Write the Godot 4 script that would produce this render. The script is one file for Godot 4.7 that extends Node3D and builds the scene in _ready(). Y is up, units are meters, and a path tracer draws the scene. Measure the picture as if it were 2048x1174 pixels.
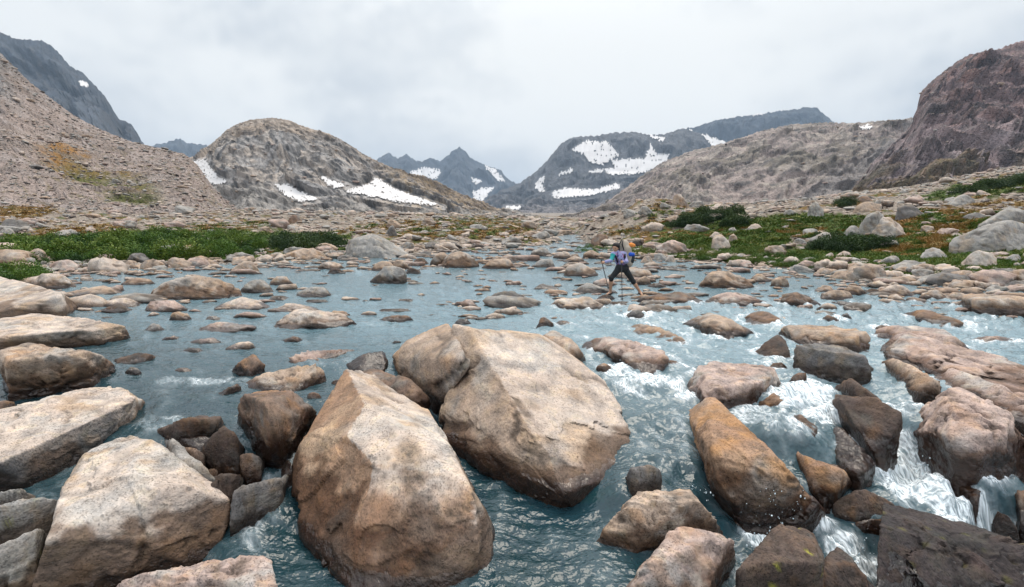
extends Node3D
# A mountain river full of boulders, one hiker stepping across it.
# Pixels of the photograph (2048 x 1174) are measured by ray(); every thing is placed at its own distance in metres.

const F := 1100.0                       # focal length in those pixels
const EYE := Vector3(0, 2.0, 0)         # 2 m above the calm water
const HORIZON := 465.0
var pc := 1.0
var ps := 0.0
var rng := RandomNumberGenerator.new()
var M := {}                             # materials
var N := {}                             # noises


func _ready():
	var pitch := atan((587.0 - HORIZON) / F)
	pc = cos(pitch)
	ps = sin(pitch)
	rng.seed = 71
	# camera
	var cam := Camera3D.new()
	cam.name = "camera"
	cam.position = EYE
	cam.rotation = Vector3(-pitch, 0, 0)
	cam.fov = rad_to_deg(2.0 * atan(587.0 / F))
	cam.near = 0.1
	cam.far = 20000.0
	add_child(cam)
	cam.current = true
	# sky, air and exposure
	make_noises()
	var world := WorldEnvironment.new()
	world.name = "world"
	var e := Environment.new()
	e.background_mode = Environment.BG_SKY
	var sky := Sky.new()
	var pano := PanoramaSkyMaterial.new()
	pano.panorama = cloud_sky()
	sky.sky_material = pano
	e.sky = sky
	e.tonemap_mode = Environment.TONE_MAPPER_LINEAR
	e.tonemap_exposure = 1.75
	e.fog_enabled = true
	e.fog_density = 0.00011
	e.fog_light_color = Color(0.74, 0.84, 0.95)
	e.sdfgi_enabled = true
	e.ssao_enabled = true
	e.ssil_enabled = true
	world.environment = e
	add_child(world)
	# the sun behind the clouds, ahead and to the right
	var sun := DirectionalLight3D.new()
	sun.name = "sun"
	sun.light_color = Color(1.0, 0.95, 0.88)
	sun.light_energy = 0.5
	sun.light_angular_distance = 36.0
	sun.shadow_enabled = true
	sun.rotation = Vector3(deg_to_rad(-66), deg_to_rad(180 - 24), 0)
	add_child(sun)

	make_materials()
	prepare_ground()
	prepare_rocks()
	build_mountains()
	build_ground()
	build_foreground_rocks()
	build_river_rocks()
	build_bank_rocks()
	build_water()
	build_plants()
	build_scatter()
	build_hiker()
	build_splashes()


# ------------------------------------------------------------------ measuring

func ray(px: float, py: float) -> Vector3:
	var y := (587.0 - py) / F
	return Vector3((px - 1024.0) / F, y * pc - ps, -(pc + y * ps))


func on_level(px: float, py: float, level: float) -> Vector3:
	var d := ray(px, py)
	var t = (level - EYE.y) / minf(d.y, -0.004)
	return EYE + d * clampf(t, 1.0, 600.0)


func at_distance(px: float, py: float, z: float) -> Vector3:
	var d := ray(px, py)
	return EYE + d * (z / -d.z)


func pixel_of(p: Vector3) -> Vector2:
	var v := p - EYE
	var d := -v.y * ps - v.z * pc
	if d < 0.05:
		return Vector2(-9999, -9999)
	return Vector2(1024.0 + F * v.x / d, 587.0 - F * (v.y * pc - v.z * ps) / d)


func smooth(a: float, b: float, x: float) -> float:
	var t := clampf((x - a) / (b - a), 0.0, 1.0)
	return t * t * (3.0 - 2.0 * t)


func poly(flat: Array) -> PackedVector2Array:
	var out := PackedVector2Array()
	for i in range(0, flat.size(), 2):
		out.append(Vector2(flat[i], flat[i + 1]))
	return out


func inside(p: Vector2, pg: PackedVector2Array) -> bool:
	return Geometry2D.is_point_in_polygon(p, pg)


func line_at(flat: Array, x: float) -> float:   # y of a polyline given as x, y, x, y ...
	var n := flat.size()
	if x <= flat[0]:
		return flat[1]
	for i in range(2, n, 2):
		if x <= flat[i]:
			var t: float = (x - flat[i - 2]) / maxf(flat[i] - flat[i - 2], 0.001)
			return lerpf(flat[i - 1], flat[i + 1], t)
	return flat[n - 1]


# ------------------------------------------------------------------ objects

func tag(o: Node3D, label: String, category: String, group := "", kind := ""):
	if label:
		o.set_meta("label", label)
	if category:
		o.set_meta("category", category)
	if group:
		o.set_meta("group", group)
	if kind:
		o.set_meta("kind", kind)


var used := {}
func numbered(called: String) -> String:
	var k: int = used.get(called, -1) + 1
	used[called] = k
	return called if k == 0 else "%s_%03d" % [called, k]


func put(called: String, m: Mesh, at := Vector3.ZERO, parent: Node = null) -> MeshInstance3D:
	var o := MeshInstance3D.new()
	o.name = numbered(called) if parent == null else called
	o.mesh = m
	o.position = at
	(self if parent == null else parent).add_child(o, true)
	return o


# a mesh from shared arrays; clockwise fronts; smooth normals computed here
func mesh_of(v: PackedVector3Array, idx: PackedInt32Array, mat: Material, c := PackedColorArray(), uv := PackedVector2Array(), idx2 := PackedInt32Array(), mat2: Material = null) -> ArrayMesh:
	var nrm := PackedVector3Array()
	nrm.resize(v.size())
	for list in [idx, idx2]:
		for i in range(0, list.size(), 3):
			var a: int = list[i]
			var b: int = list[i + 1]
			var d: int = list[i + 2]
			var n: Vector3 = (v[d] - v[a]).cross(v[b] - v[a])
			nrm[a] += n
			nrm[b] += n
			nrm[d] += n
	for i in nrm.size():
		nrm[i] = nrm[i].normalized()
	var m := ArrayMesh.new()
	var k := 0
	for pair in [[idx, mat], [idx2, mat2]]:
		if pair[0].size() == 0:
			continue
		var arr := []
		arr.resize(Mesh.ARRAY_MAX)
		arr[Mesh.ARRAY_VERTEX] = v
		arr[Mesh.ARRAY_NORMAL] = nrm
		arr[Mesh.ARRAY_INDEX] = pair[0]
		if c.size():
			arr[Mesh.ARRAY_COLOR] = c
		if uv.size():
			arr[Mesh.ARRAY_TEX_UV] = uv
		m.add_surface_from_arrays(Mesh.PRIMITIVE_TRIANGLES, arr)
		m.surface_set_material(k, pair[1])
		k += 1
	return m


# ------------------------------------------------------------------ noises, textures, materials

func noise(called: String, seed_: int, freq: float, octaves := 4, type := FastNoiseLite.TYPE_SIMPLEX_SMOOTH, fractal := FastNoiseLite.FRACTAL_FBM) -> FastNoiseLite:
	var n := FastNoiseLite.new()
	n.seed = seed_
	n.frequency = freq
	n.noise_type = type
	n.fractal_type = fractal
	n.fractal_octaves = octaves
	N[called] = n
	return n


func make_noises():
	noise("soft", 1, 1.0, 3)
	noise("fine", 2, 1.0, 5)
	noise("one", 3, 1.0, 1)
	noise("ridge", 4, 1.0, 5, FastNoiseLite.TYPE_SIMPLEX_SMOOTH, FastNoiseLite.FRACTAL_RIDGED)
	var c := noise("cell", 5, 1.0, 1, FastNoiseLite.TYPE_CELLULAR, FastNoiseLite.FRACTAL_NONE)
	c.cellular_return_type = FastNoiseLite.RETURN_CELL_VALUE
	c.cellular_jitter = 1.0
	var d := noise("edge", 6, 1.0, 2, FastNoiseLite.TYPE_CELLULAR, FastNoiseLite.FRACTAL_FBM)
	d.cellular_return_type = FastNoiseLite.RETURN_DISTANCE2_SUB
	var b := noise("blob", 7, 1.0, 1, FastNoiseLite.TYPE_CELLULAR, FastNoiseLite.FRACTAL_NONE)
	b.cellular_return_type = FastNoiseLite.RETURN_DISTANCE


func cloud_sky() -> ImageTexture:
	var w := 768
	var h := 384
	var im := Image.create(w, h, false, Image.FORMAT_RGBF)
	var n := FastNoiseLite.new()
	n.seed = 23
	n.frequency = 1.5
	n.fractal_octaves = 5
	n.domain_warp_enabled = true
	n.domain_warp_amplitude = 0.35
	n.domain_warp_frequency = 1.6
	var glow := ray(1190, 165).normalized()
	var glow2 := ray(960, 60).normalized()
	for j in h:
		var el := PI * (0.5 - (j + 0.5) / h)
		for i in w:
			var az := TAU * (i + 0.5) / w
			var d := Vector3(sin(az) * cos(el), sin(el), -cos(az) * cos(el))
			var up := maxf(d.y, 0.0)
			var q := Vector3(d.x * 1.1, up * 2.6, d.z * 1.1)
			var a := n.get_noise_3dv(q) * 0.75 + n.get_noise_3dv(q * 2.7 + Vector3(7, 3, 1)) * 0.32
			var t := smooth(-0.42, 0.40, a)
			var g := maxf(d.dot(glow), 0.0)
			t = clampf(t + 0.6 * pow(g, 60.0) + 0.34 * pow(maxf(d.dot(glow2), 0.0), 10.0), 0.0, 1.25)
			var c := Color(0.365, 0.40, 0.44).lerp(Color(0.56, 0.575, 0.58), t)
			var k := lerpf(0.97, 2.3, smooth(0.28, 1.0, up))   # an overcast sky is brighter overhead
			im.set_pixel(i, j, Color(c.r * k, c.g * k, c.b * k))
	return ImageTexture.create_from_image(im)


func grey(n: FastNoiseLite, size: int) -> PackedByteArray:
	var im := n.get_seamless_image(size, size, false, false, 0.15, true)
	im.convert(Image.FORMAT_L8)
	return im.get_data()


func fresh(seed_: int, freq: float, octaves: int, type := FastNoiseLite.TYPE_SIMPLEX_SMOOTH, fractal := FastNoiseLite.FRACTAL_FBM, ret := FastNoiseLite.RETURN_DISTANCE) -> FastNoiseLite:
	var n := FastNoiseLite.new()
	n.seed = seed_
	n.frequency = freq
	n.fractal_octaves = octaves
	n.noise_type = type
	n.fractal_type = fractal
	n.cellular_return_type = ret
	return n


func grey_texture(bytes: PackedByteArray, size: int) -> ImageTexture:
	return ImageTexture.create_from_image(Image.create_from_data(size, size, false, Image.FORMAT_L8, bytes))


func color_texture(bytes: PackedByteArray, size: int) -> ImageTexture:
	return ImageTexture.create_from_image(Image.create_from_data(size, size, false, Image.FORMAT_RGB8, bytes))


func make_materials():
	var s := 1024
	# granite: mottling, dark mica specks and pale feldspar grains
	var big := grey(fresh(11, 0.006, 5), s)
	var mid := grey(fresh(12, 0.03, 4), s)
	var grain := grey(fresh(13, 0.24, 2, FastNoiseLite.TYPE_CELLULAR, FastNoiseLite.FRACTAL_NONE, FastNoiseLite.RETURN_CELL_VALUE), s)
	var crack := grey(fresh(14, 0.007, 4, FastNoiseLite.TYPE_SIMPLEX_SMOOTH, FastNoiseLite.FRACTAL_RIDGED), s)
	var pit := grey(fresh(15, 0.035, 3), s)
	var rgb := PackedByteArray()
	rgb.resize(s * s * 3)
	var hgt := PackedByteArray()
	hgt.resize(s * s)
	for i in s * s:
		var b := big[i] / 255.0 - 0.5
		var m := mid[i] / 255.0 - 0.5
		var g := grain[i] / 255.0
		var l := 0.93 + 0.26 * b + 0.20 * m
		if g < 0.16:
			l *= 0.74
		elif g > 0.84:
			l *= 1.14
		var k := crack[i] / 255.0
		if k > 0.9:
			l *= 1.0 - 4.5 * (k - 0.9)
		var warm := b * 0.06 + m * 0.03
		rgb[i * 3] = clampi(int(255.0 * l * (1.0 + warm)), 0, 255)
		rgb[i * 3 + 1] = clampi(int(255.0 * l), 0, 255)
		rgb[i * 3 + 2] = clampi(int(255.0 * l * (1.0 - warm)), 0, 255)
		hgt[i] = clampi(int(255.0 * (0.45 + 0.35 * b + 0.28 * (pit[i] / 255.0 - 0.5) + 0.07 * (g - 0.5) - 1.6 * maxf(k - 0.86, 0.0))), 0, 255)
	var granite := color_texture(rgb, s)
	var relief := grey_texture(hgt, s)
	# weathering laid over it at another size: blotches, dark lichen spots, streaks
	var h := 512
	var wa := grey(fresh(21, 0.012, 5), h)
	var wb := grey(fresh(22, 0.05, 1, FastNoiseLite.TYPE_CELLULAR, FastNoiseLite.FRACTAL_NONE, FastNoiseLite.RETURN_DISTANCE), h)
	var wc := grey(fresh(23, 0.02, 3), h)
	var wr := PackedByteArray()
	wr.resize(h * h * 3)
	for i in h * h:
		var l := 0.95 + 0.34 * (wa[i] / 255.0 - 0.5)
		var tone := Color(l, l, l)
		var spot := smooth(0.10, 0.03, wb[i] / 255.0) * smooth(0.60, 0.70, wc[i] / 255.0)
		tone = tone.lerp(Color(0.26, 0.26, 0.24), spot * 0.85)
		var rust := smooth(0.60, 0.72, wa[i] / 255.0) * 0.22
		tone = tone.lerp(Color(l * 1.0, l * 0.82, l * 0.62), rust)
		wr[i * 3] = clampi(int(tone.r * 255.0), 0, 255)
		wr[i * 3 + 1] = clampi(int(tone.g * 255.0), 0, 255)
		wr[i * 3 + 2] = clampi(int(tone.b * 255.0), 0, 255)
	var weather := color_texture(wr, h)
	for kind in ["rock", "wet_rock", "far_rock"]:
		var m := StandardMaterial3D.new()
		m.vertex_color_use_as_albedo = true
		m.albedo_texture = granite
		m.uv1_triplanar = true
		m.uv1_world_triplanar = true
		m.uv1_scale = Vector3.ONE * (0.42 if kind != "far_rock" else 0.16)
		m.heightmap_enabled = true
		m.heightmap_texture = relief
		m.heightmap_scale = 5.0 if kind != "far_rock" else 20.0
		m.detail_enabled = true
		m.detail_blend_mode = BaseMaterial3D.BLEND_MODE_MUL
		m.detail_albedo = weather
		m.detail_uv_layer = BaseMaterial3D.DETAIL_UV_2
		m.uv2_triplanar = true
		m.uv2_world_triplanar = true
		m.uv2_scale = Vector3.ONE * (0.61 if kind != "far_rock" else 0.045)
		m.roughness = 0.88 if kind != "wet_rock" else 0.3
		m.metallic_specular = 0.4 if kind != "wet_rock" else 0.5
		M[kind] = m
	# cliffs: steep cracks and streaks, metres across
	var ca := grey(fresh(31, 0.012, 6, FastNoiseLite.TYPE_SIMPLEX_SMOOTH, FastNoiseLite.FRACTAL_RIDGED), s)
	var cb := grey(fresh(32, 0.02, 3, FastNoiseLite.TYPE_CELLULAR, FastNoiseLite.FRACTAL_FBM, FastNoiseLite.RETURN_CELL_VALUE), s)
	var cc := grey(fresh(33, 0.05, 4), s)
	for i in s * s:
		var r := ca[i] / 255.0
		var f := cb[i] / 255.0
		var g := cc[i] / 255.0
		var l := 1.0 + 0.50 * (f - 0.5) + 0.60 * (g - 0.5) - 0.75 * smooth(0.74, 0.94, r)
		rgb[i * 3] = clampi(int(255.0 * l), 0, 255)
		rgb[i * 3 + 1] = clampi(int(255.0 * l), 0, 255)
		rgb[i * 3 + 2] = clampi(int(255.0 * l), 0, 255)
		hgt[i] = clampi(int(255.0 * (0.5 + 0.35 * (f - 0.5) + 0.3 * (g - 0.5) - 0.35 * smooth(0.6, 1.0, r))), 0, 255)
	var cliff := color_texture(rgb, s)
	var cliff_relief := grey_texture(hgt, s)
	for kind in [["slope", 0.04, 110.0], ["cliff", 0.018, 300.0], ["range", 0.0055, 1100.0]]:
		var m := StandardMaterial3D.new()
		m.vertex_color_use_as_albedo = true
		m.albedo_texture = cliff
		m.uv1_triplanar = true
		m.uv1_world_triplanar = true
		m.uv1_scale = Vector3(1.0, 0.8, 1.0) * kind[1]
		m.heightmap_enabled = true
		m.heightmap_texture = cliff_relief
		m.heightmap_scale = kind[2]
		m.roughness = 0.95
		m.metallic_specular = 0.25
		M[kind[0]] = m
	# gravelly ground
	var ga := grey(fresh(41, 0.035, 2, FastNoiseLite.TYPE_CELLULAR, FastNoiseLite.FRACTAL_FBM, FastNoiseLite.RETURN_CELL_VALUE), h)
	var gb := grey(fresh(42, 0.035, 2, FastNoiseLite.TYPE_CELLULAR, FastNoiseLite.FRACTAL_FBM, FastNoiseLite.RETURN_DISTANCE), h)
	var gr := PackedByteArray()
	gr.resize(h * h)
	var gh := PackedByteArray()
	gh.resize(h * h)
	for i in h * h:
		gr[i] = clampi(int(255.0 * (0.62 + 0.45 * ga[i] / 255.0 - 0.25 * gb[i] / 255.0)), 0, 255)
		gh[i] = 255 - gb[i]
	var gm := StandardMaterial3D.new()
	gm.vertex_color_use_as_albedo = true
	gm.albedo_texture = grey_texture(gr, h)
	gm.uv1_triplanar = true
	gm.uv1_world_triplanar = true
	gm.uv1_scale = Vector3.ONE * 0.3
	gm.heightmap_enabled = true
	gm.heightmap_texture = grey_texture(gh, h)
	gm.heightmap_scale = 10.0
	gm.roughness = 0.95
	gm.metallic_specular = 0.25
	M.ground = gm
	# snow
	var sm := StandardMaterial3D.new()
	sm.albedo_color = Color(0.81, 0.80, 0.80)
	sm.roughness = 0.7
	sm.vertex_color_use_as_albedo = true
	M.snow = sm
	# river water, milky with rock flour, and the foam on it
	var ra := grey(fresh(51, 0.02, 5), h)
	var rb := grey(fresh(52, 0.03, 3, FastNoiseLite.TYPE_SIMPLEX_SMOOTH, FastNoiseLite.FRACTAL_RIDGED), h)
	var rh := PackedByteArray()
	rh.resize(h * h)
	var fo := PackedByteArray()
	fo.resize(h * h * 4)
	var fa := grey(fresh(53, 0.035, 5), h)
	var fb := grey(fresh(54, 0.05, 4), h)
	for i in h * h:
		rh[i] = clampi(int(0.6 * ra[i] + 0.4 * rb[i]), 0, 255)
		var a := clampf(0.55 + (fa[i] / 255.0 - 0.5) * 1.5 + (fb[i] / 255.0 - 0.5) * 0.9, 0.0, 1.0)
		fo[i * 4] = 255
		fo[i * 4 + 1] = 255
		fo[i * 4 + 2] = 255
		fo[i * 4 + 3] = clampi(int(255.0 * a), 0, 255)
	var wm := StandardMaterial3D.new()
	wm.vertex_color_use_as_albedo = true
	wm.roughness = 0.1
	wm.metallic_specular = 0.42
	wm.uv1_triplanar = true
	wm.uv1_world_triplanar = true
	wm.uv1_scale = Vector3(0.42, 0.42, 0.52)
	wm.heightmap_enabled = true
	wm.heightmap_texture = grey_texture(rh, h)
	wm.heightmap_scale = 3.0
	M.water = wm
	var fm := StandardMaterial3D.new()
	fm.albedo_color = Color(0.93, 0.96, 0.98)
	fm.vertex_color_use_as_albedo = true
	fm.transparency = BaseMaterial3D.TRANSPARENCY_ALPHA
	fm.albedo_texture = ImageTexture.create_from_image(Image.create_from_data(h, h, false, Image.FORMAT_RGBA8, fo))
	fm.roughness = 0.6
	M.foam = fm
	var dm := StandardMaterial3D.new()
	dm.albedo_color = Color(0.88, 0.94, 0.97)
	dm.roughness = 0.12
	M.drop = dm
	# leaves and grass
	var lm := StandardMaterial3D.new()
	lm.vertex_color_use_as_albedo = true
	lm.roughness = 0.6
	lm.metallic_specular = 0.3
	lm.backlight_enabled = true
	lm.backlight = Color(0.35, 0.4, 0.2)
	M.leaf = lm


func plain(color: Color, rough := 0.8, spec := 0.4) -> StandardMaterial3D:
	var m := StandardMaterial3D.new()
	m.albedo_color = color
	m.roughness = rough
	m.metallic_specular = spec
	return m


# ------------------------------------------------------------------ ground and water levels

const U0 := -1600.0
const U1 := 3700.0
const UN := 213
const ZN := 90
const Z0 := 2.0
const Z1 := 300.0
var gtab := PackedFloat32Array()
var drops := []                          # [x, z, level] of the water in the foreground
var shore_u := []


# columns of the valley floor: [column, [z, height], ...]; the first pair is the shore
func valley() -> Array:
	return [
		[-1500, [14, .1], [20, .7], [40, 2.5], [80, 8], [150, 22]],
		[-400, [19, .15], [25, .6], [40, 1.7], [65, 3.6], [100, 9], [160, 20]],
		[0, [23, .15], [30, .8], [45, 1.6], [70, 3.2], [110, 7.5], [160, 14]],
		[300, [27.5, .25], [34, .9], [48, 1.7], [75, 3.0], [110, 5.5], [160, 9]],
		[560, [32, .35], [40, .9], [55, 1.8], [80, 3.2], [120, 6.2], [180, 9]],
		[830, [39, .5], [48, 1.0], [65, 2.0], [90, 3.6], [130, 6.0], [200, 9]],
		[1000, [46, .65], [55, 1.1], [75, 2.2], [100, 3.8], [140, 6], [220, 8.5]],
		[1100, [54, .8], [65, 1.3], [90, 2.3], [130, 4.5], [200, 8]],
		[1140, [108, 1.9], [130, 2.9], [160, 4.4], [220, 8]],
		[1180, [56, .85], [62, 1.5], [80, 3], [110, 4.5], [160, 6], [220, 8]],
		[1230, [44, .6], [50, 1.1], [60, 2.4], [72, 4.3], [85, 4.8], [110, 5], [220, 8]],
		[1300, [36, .45], [42, .9], [52, 2.0], [62, 4.3], [72, 6.5], [85, 6.5], [110, 6], [220, 9]],
		[1400, [32, .35], [38, .9], [48, 2.1], [60, 4.2], [72, 5.4], [90, 6.2], [120, 7], [220, 10]],
		[1550, [27.5, .25], [33, .8], [42, 1.9], [55, 3.6], [70, 5.2], [90, 6.6], [130, 9], [220, 14]],
		[1750, [22.5, .15], [28, .7], [36, 1.7], [50, 3.6], [70, 6.0], [95, 8.5], [140, 12], [220, 19]],
		[2048, [18.8, .1], [23, .5], [30, 1.5], [42, 3.4], [60, 6.5], [90, 11.6], [140, 18.5], [220, 28]],
		[2400, [16, .1], [21, .6], [28, 1.8], [40, 4.2], [60, 8], [90, 13.5], [140, 21], [220, 32]],
		[3600, [13, .1], [18, .8], [35, 4.5], [70, 13], [150, 33]],
	]


func river_slope(z: float) -> float:
	return 0.0 if z < 16.0 else 0.02 * (minf(z, 112.0) - 16.0)


func column_height(col: Array, z: float) -> float:
	var first: Array = col[1]
	if z <= first[0]:
		var d: float = first[0] - z
		return first[1] - river_slope(first[0]) + river_slope(z) - minf(d * 0.16, 0.25) - minf(maxf(d - 2.0, 0.0) * 0.2, 0.8)
	for i in range(2, col.size()):
		if z <= col[i][0]:
			var t: float = (z - col[i - 1][0]) / (col[i][0] - col[i - 1][0])
			return lerpf(col[i - 1][1], col[i][1], t)
	return col[col.size() - 1][1]


func prepare_ground():
	var cols := valley()
	gtab.resize(UN * ZN)
	for i in UN:
		var u := U0 + (U1 - U0) * i / (UN - 1)
		var k := 0
		while k < cols.size() - 2 and u > cols[k + 1][0]:
			k += 1
		var t := clampf((u - cols[k][0]) / (cols[k + 1][0] - cols[k][0]), 0.0, 1.0)
		t = lerpf(t, t * t * (3 - 2 * t), 0.6)
		# blend the columns along the shore, so that the bank keeps its shape between them
		var sa: float = cols[k][1][0]
		var sb: float = cols[k + 1][1][0]
		var shore := lerpf(sa, sb, t)
		shore_u.append(shore)
		for j in ZN:
			var z := Z0 * pow(Z1 / Z0, float(j) / (ZN - 1))
			var ya := column_height(cols[k], z + (sa - shore) * clampf(1.5 - z / shore * 0.5, 0.0, 1.0))
			var yb := column_height(cols[k + 1], z + (sb - shore) * clampf(1.5 - z / shore * 0.5, 0.0, 1.0))
			gtab[i * ZN + j] = lerpf(ya, yb, t)
	for d in [[250, 720, 0.0], [450, 790, -.04], [330, 830, -.08], [560, 850, -.12], [640, 800, -.05], [560, 930, -.3], [545, 1010, -.45], [520, 1080, -.55], [620, 1130, -.6], [150, 980, -.3], [0, 1000, -.3], [300, 1170, -.7], [0, 1170, -.6],
		[680, 700, 0.0], [850, 690, 0.0], [900, 900, -.45], [1000, 960, -.5], [1080, 1050, -.5], [1010, 1130, -.5], [1150, 1120, -.5], [1230, 760, -.02], [1330, 820, -.08], [1330, 900, -.2], [1300, 950, -.28], [1370, 980, -.34], [1430, 1040, -.52], [1500, 1080, -.62], [1480, 1150, -.68],
		[1350, 720, 0.0], [1500, 720, 0.0], [1570, 790, -.04], [1560, 850, -.08], [1640, 800, -.05], [1640, 850, -.14], [1720, 880, -.28], [1770, 930, -.46], [1830, 980, -.62], [1900, 1040, -.8], [2000, 1110, -.92], [1630, 960, -.36], [1700, 1000, -.5], [1660, 1050, -.62], [1700, 1120, -.78], [1760, 1170, -.9],
[1890, 945, -.32], [1960, 958, -.34], [2030, 945, -.36], [1840, 830, -.05], [1810, 760, 0.0], [2040, 930, -.5], [2040, 1000, -.65], [1950, 700, 0.05], [2048, 720, 0.05], [1560, 1150, -.7]]:
		var p := on_level(d[0], d[1], d[2])
		drops.append(Vector3(p.x, -p.z, d[2]))


func water_level(x: float, z: float) -> float:
	if z > 9.5:
		return river_slope(z)
	var sw := 0.0
	var sy := 0.0
	for d in drops:
		var dx: float = x - d.x
		var dz: float = z - d.y
		var w := 1.0 / (dx * dx + dz * dz + 0.006)
		w *= w
		sw += w
		sy += w * d.z
	return lerpf(sy / sw, 0.0, smooth(7.6, 9.4, z))


func ground_y(x: float, z: float) -> float:
	z = maxf(z, Z0)
	var u := clampf((1024.0 + F * x / z - U0) / (U1 - U0) * (UN - 1), 0.0, UN - 1.001)
	var v := clampf(log(z / Z0) / log(Z1 / Z0) * (ZN - 1), 0.0, ZN - 1.001)
	var i := int(u)
	var j := int(v)
	var a := lerpf(gtab[i * ZN + j], gtab[i * ZN + j + 1], v - j)
	var b := lerpf(gtab[(i + 1) * ZN + j], gtab[(i + 1) * ZN + j + 1], v - j)
	var y := lerpf(a, b, u - i)
	var shore := lerpf(shore_u[i], shore_u[i + 1], u - i)
	var bump: float = N.soft.get_noise_2d(x * 0.16, z * 0.16) * 0.55 + N.fine.get_noise_2d(x * 0.6, z * 0.6) * 0.16
	y += bump * smooth(shore - 1.0, shore + 10.0, z) * minf(1.0, z / 40.0)
	if z < 10.5:
		y = minf(y, lerpf(-1.7, -0.8, smooth(7.5, 10.5, z)))
	return y


func ground_hit(px: float, py: float) -> Vector3:
	var d := ray(px, py)
	var z := 8.0
	var last := 8.0
	while z < 290.0:
		var p := EYE + d * (z / -d.z)
		if p.y <= maxf(ground_y(p.x, z), river_slope(z) - 0.02):
			for k in 8:
				var m := (z + last) * 0.5
				var q := EYE + d * (m / -d.z)
				if q.y <= maxf(ground_y(q.x, m), river_slope(m) - 0.02):
					z = m
				else:
					last = m
			break
		last = z
		z *= 1.02
	return EYE + d * (z / -d.z)


# what grows where on the banks: [outline, kind, share]
var covers := []
func prepare_cover():
	for c in [
		[[1290, 520, 1330, 470, 1480, 440, 1700, 430, 2060, 420, 2060, 585, 1700, 552, 1400, 522], "green", 0.8],
		[[1150, 505, 1150, 490, 1300, 492, 1345, 462, 1450, 440, 1560, 430, 1640, 425, 1720, 440, 1690, 470, 1800, 500, 2060, 530, 2060, 582, 1850, 568, 1700, 552, 1400, 522, 1280, 510], "green", 0.97],
		[[1560, 452, 1560, 440, 1640, 452, 1700, 460, 1690, 478, 1600, 470, 1520, 470], "orange", 0.35],
		[[1720, 500, 1700, 470, 1780, 430, 1900, 408, 2060, 395, 2060, 460, 1900, 500, 1820, 512], "orange", 0.5],
		[[1560, 500, 1590, 470, 1650, 472, 1640, 498, 1600, 505], "gravel", 0.95],
		[[1740, 545, 1900, 545, 2060, 555, 2060, 585, 1850, 570], "green", 0.9],
		[[1820, 400, 1900, 372, 2060, 345, 2060, 385, 1900, 402], "green", 0.75],
		[[1300, 470, 1400, 455, 1500, 450, 1480, 470, 1350, 485], "orange", 0.35],
		[[1200, 470, 1260, 430, 1330, 400, 1400, 410, 1340, 450, 1260, 475], "mixed", 0.35],
		[[0, 530, 0, 470, 130, 462, 480, 460, 700, 470, 700, 500, 500, 520, 200, 530], "green", 0.75],
		[[0, 440, 0, 400, 60, 405, 120, 420, 60, 440], "orange", 0.8],
		[[60, 470, 80, 455, 250, 446, 260, 462, 160, 478, 80, 482], "orange", 0.75],
		[[200, 455, 350, 448, 560, 440, 620, 452, 400, 462], "mixed", 0.4],
		[[560, 530, 560, 516, 660, 516, 660, 530], "orange", 0.9],
		[[640, 470, 760, 440, 1000, 430, 1080, 450, 1060, 476, 900, 480, 760, 470], "mixed", 0.5],
		[[0, 572, 0, 538, 60, 535, 100, 550, 80, 568], "green", 0.9],
	]:
		covers.append([poly(c[0]), c[1], c[2]])


func cover_at(p: Vector3) -> String:
	var q := pixel_of(p)
	var z := -p.z
	q += Vector2(N.soft.get_noise_2d(p.x * 0.35, z * 0.35) * 26.0, N.fine.get_noise_2d(p.x * 0.4 + 9.0, z * 0.4) * 11.0)
	var kind := "bare"
	for c in covers:
		if inside(q, c[0]):
			var n: float = N.fine.get_noise_2d(p.x * 0.45 + 40.0, z * 0.45) * 0.9 + 0.5
			if n < c[2]:
				kind = c[1]
	if kind == "bare" and z > 36.0:
		if N.fine.get_noise_2d(p.x * 0.09 - 13.0, z * 0.09) > 0.24:
			kind = "mixed"
	if kind == "mixed":
		kind = "orange" if N.soft.get_noise_2d(p.x * 0.6, z * 0.6 + 50.0) > -0.05 else "green"
	return kind


const PALE := Color(0.52, 0.44, 0.37)
const GRAVEL := Color(0.40, 0.34, 0.285)
const OCHRE := Color(0.27, 0.145, 0.045)
const MOSS := Color(0.085, 0.135, 0.028)
const SOIL := Color(0.15, 0.105, 0.07)

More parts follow.
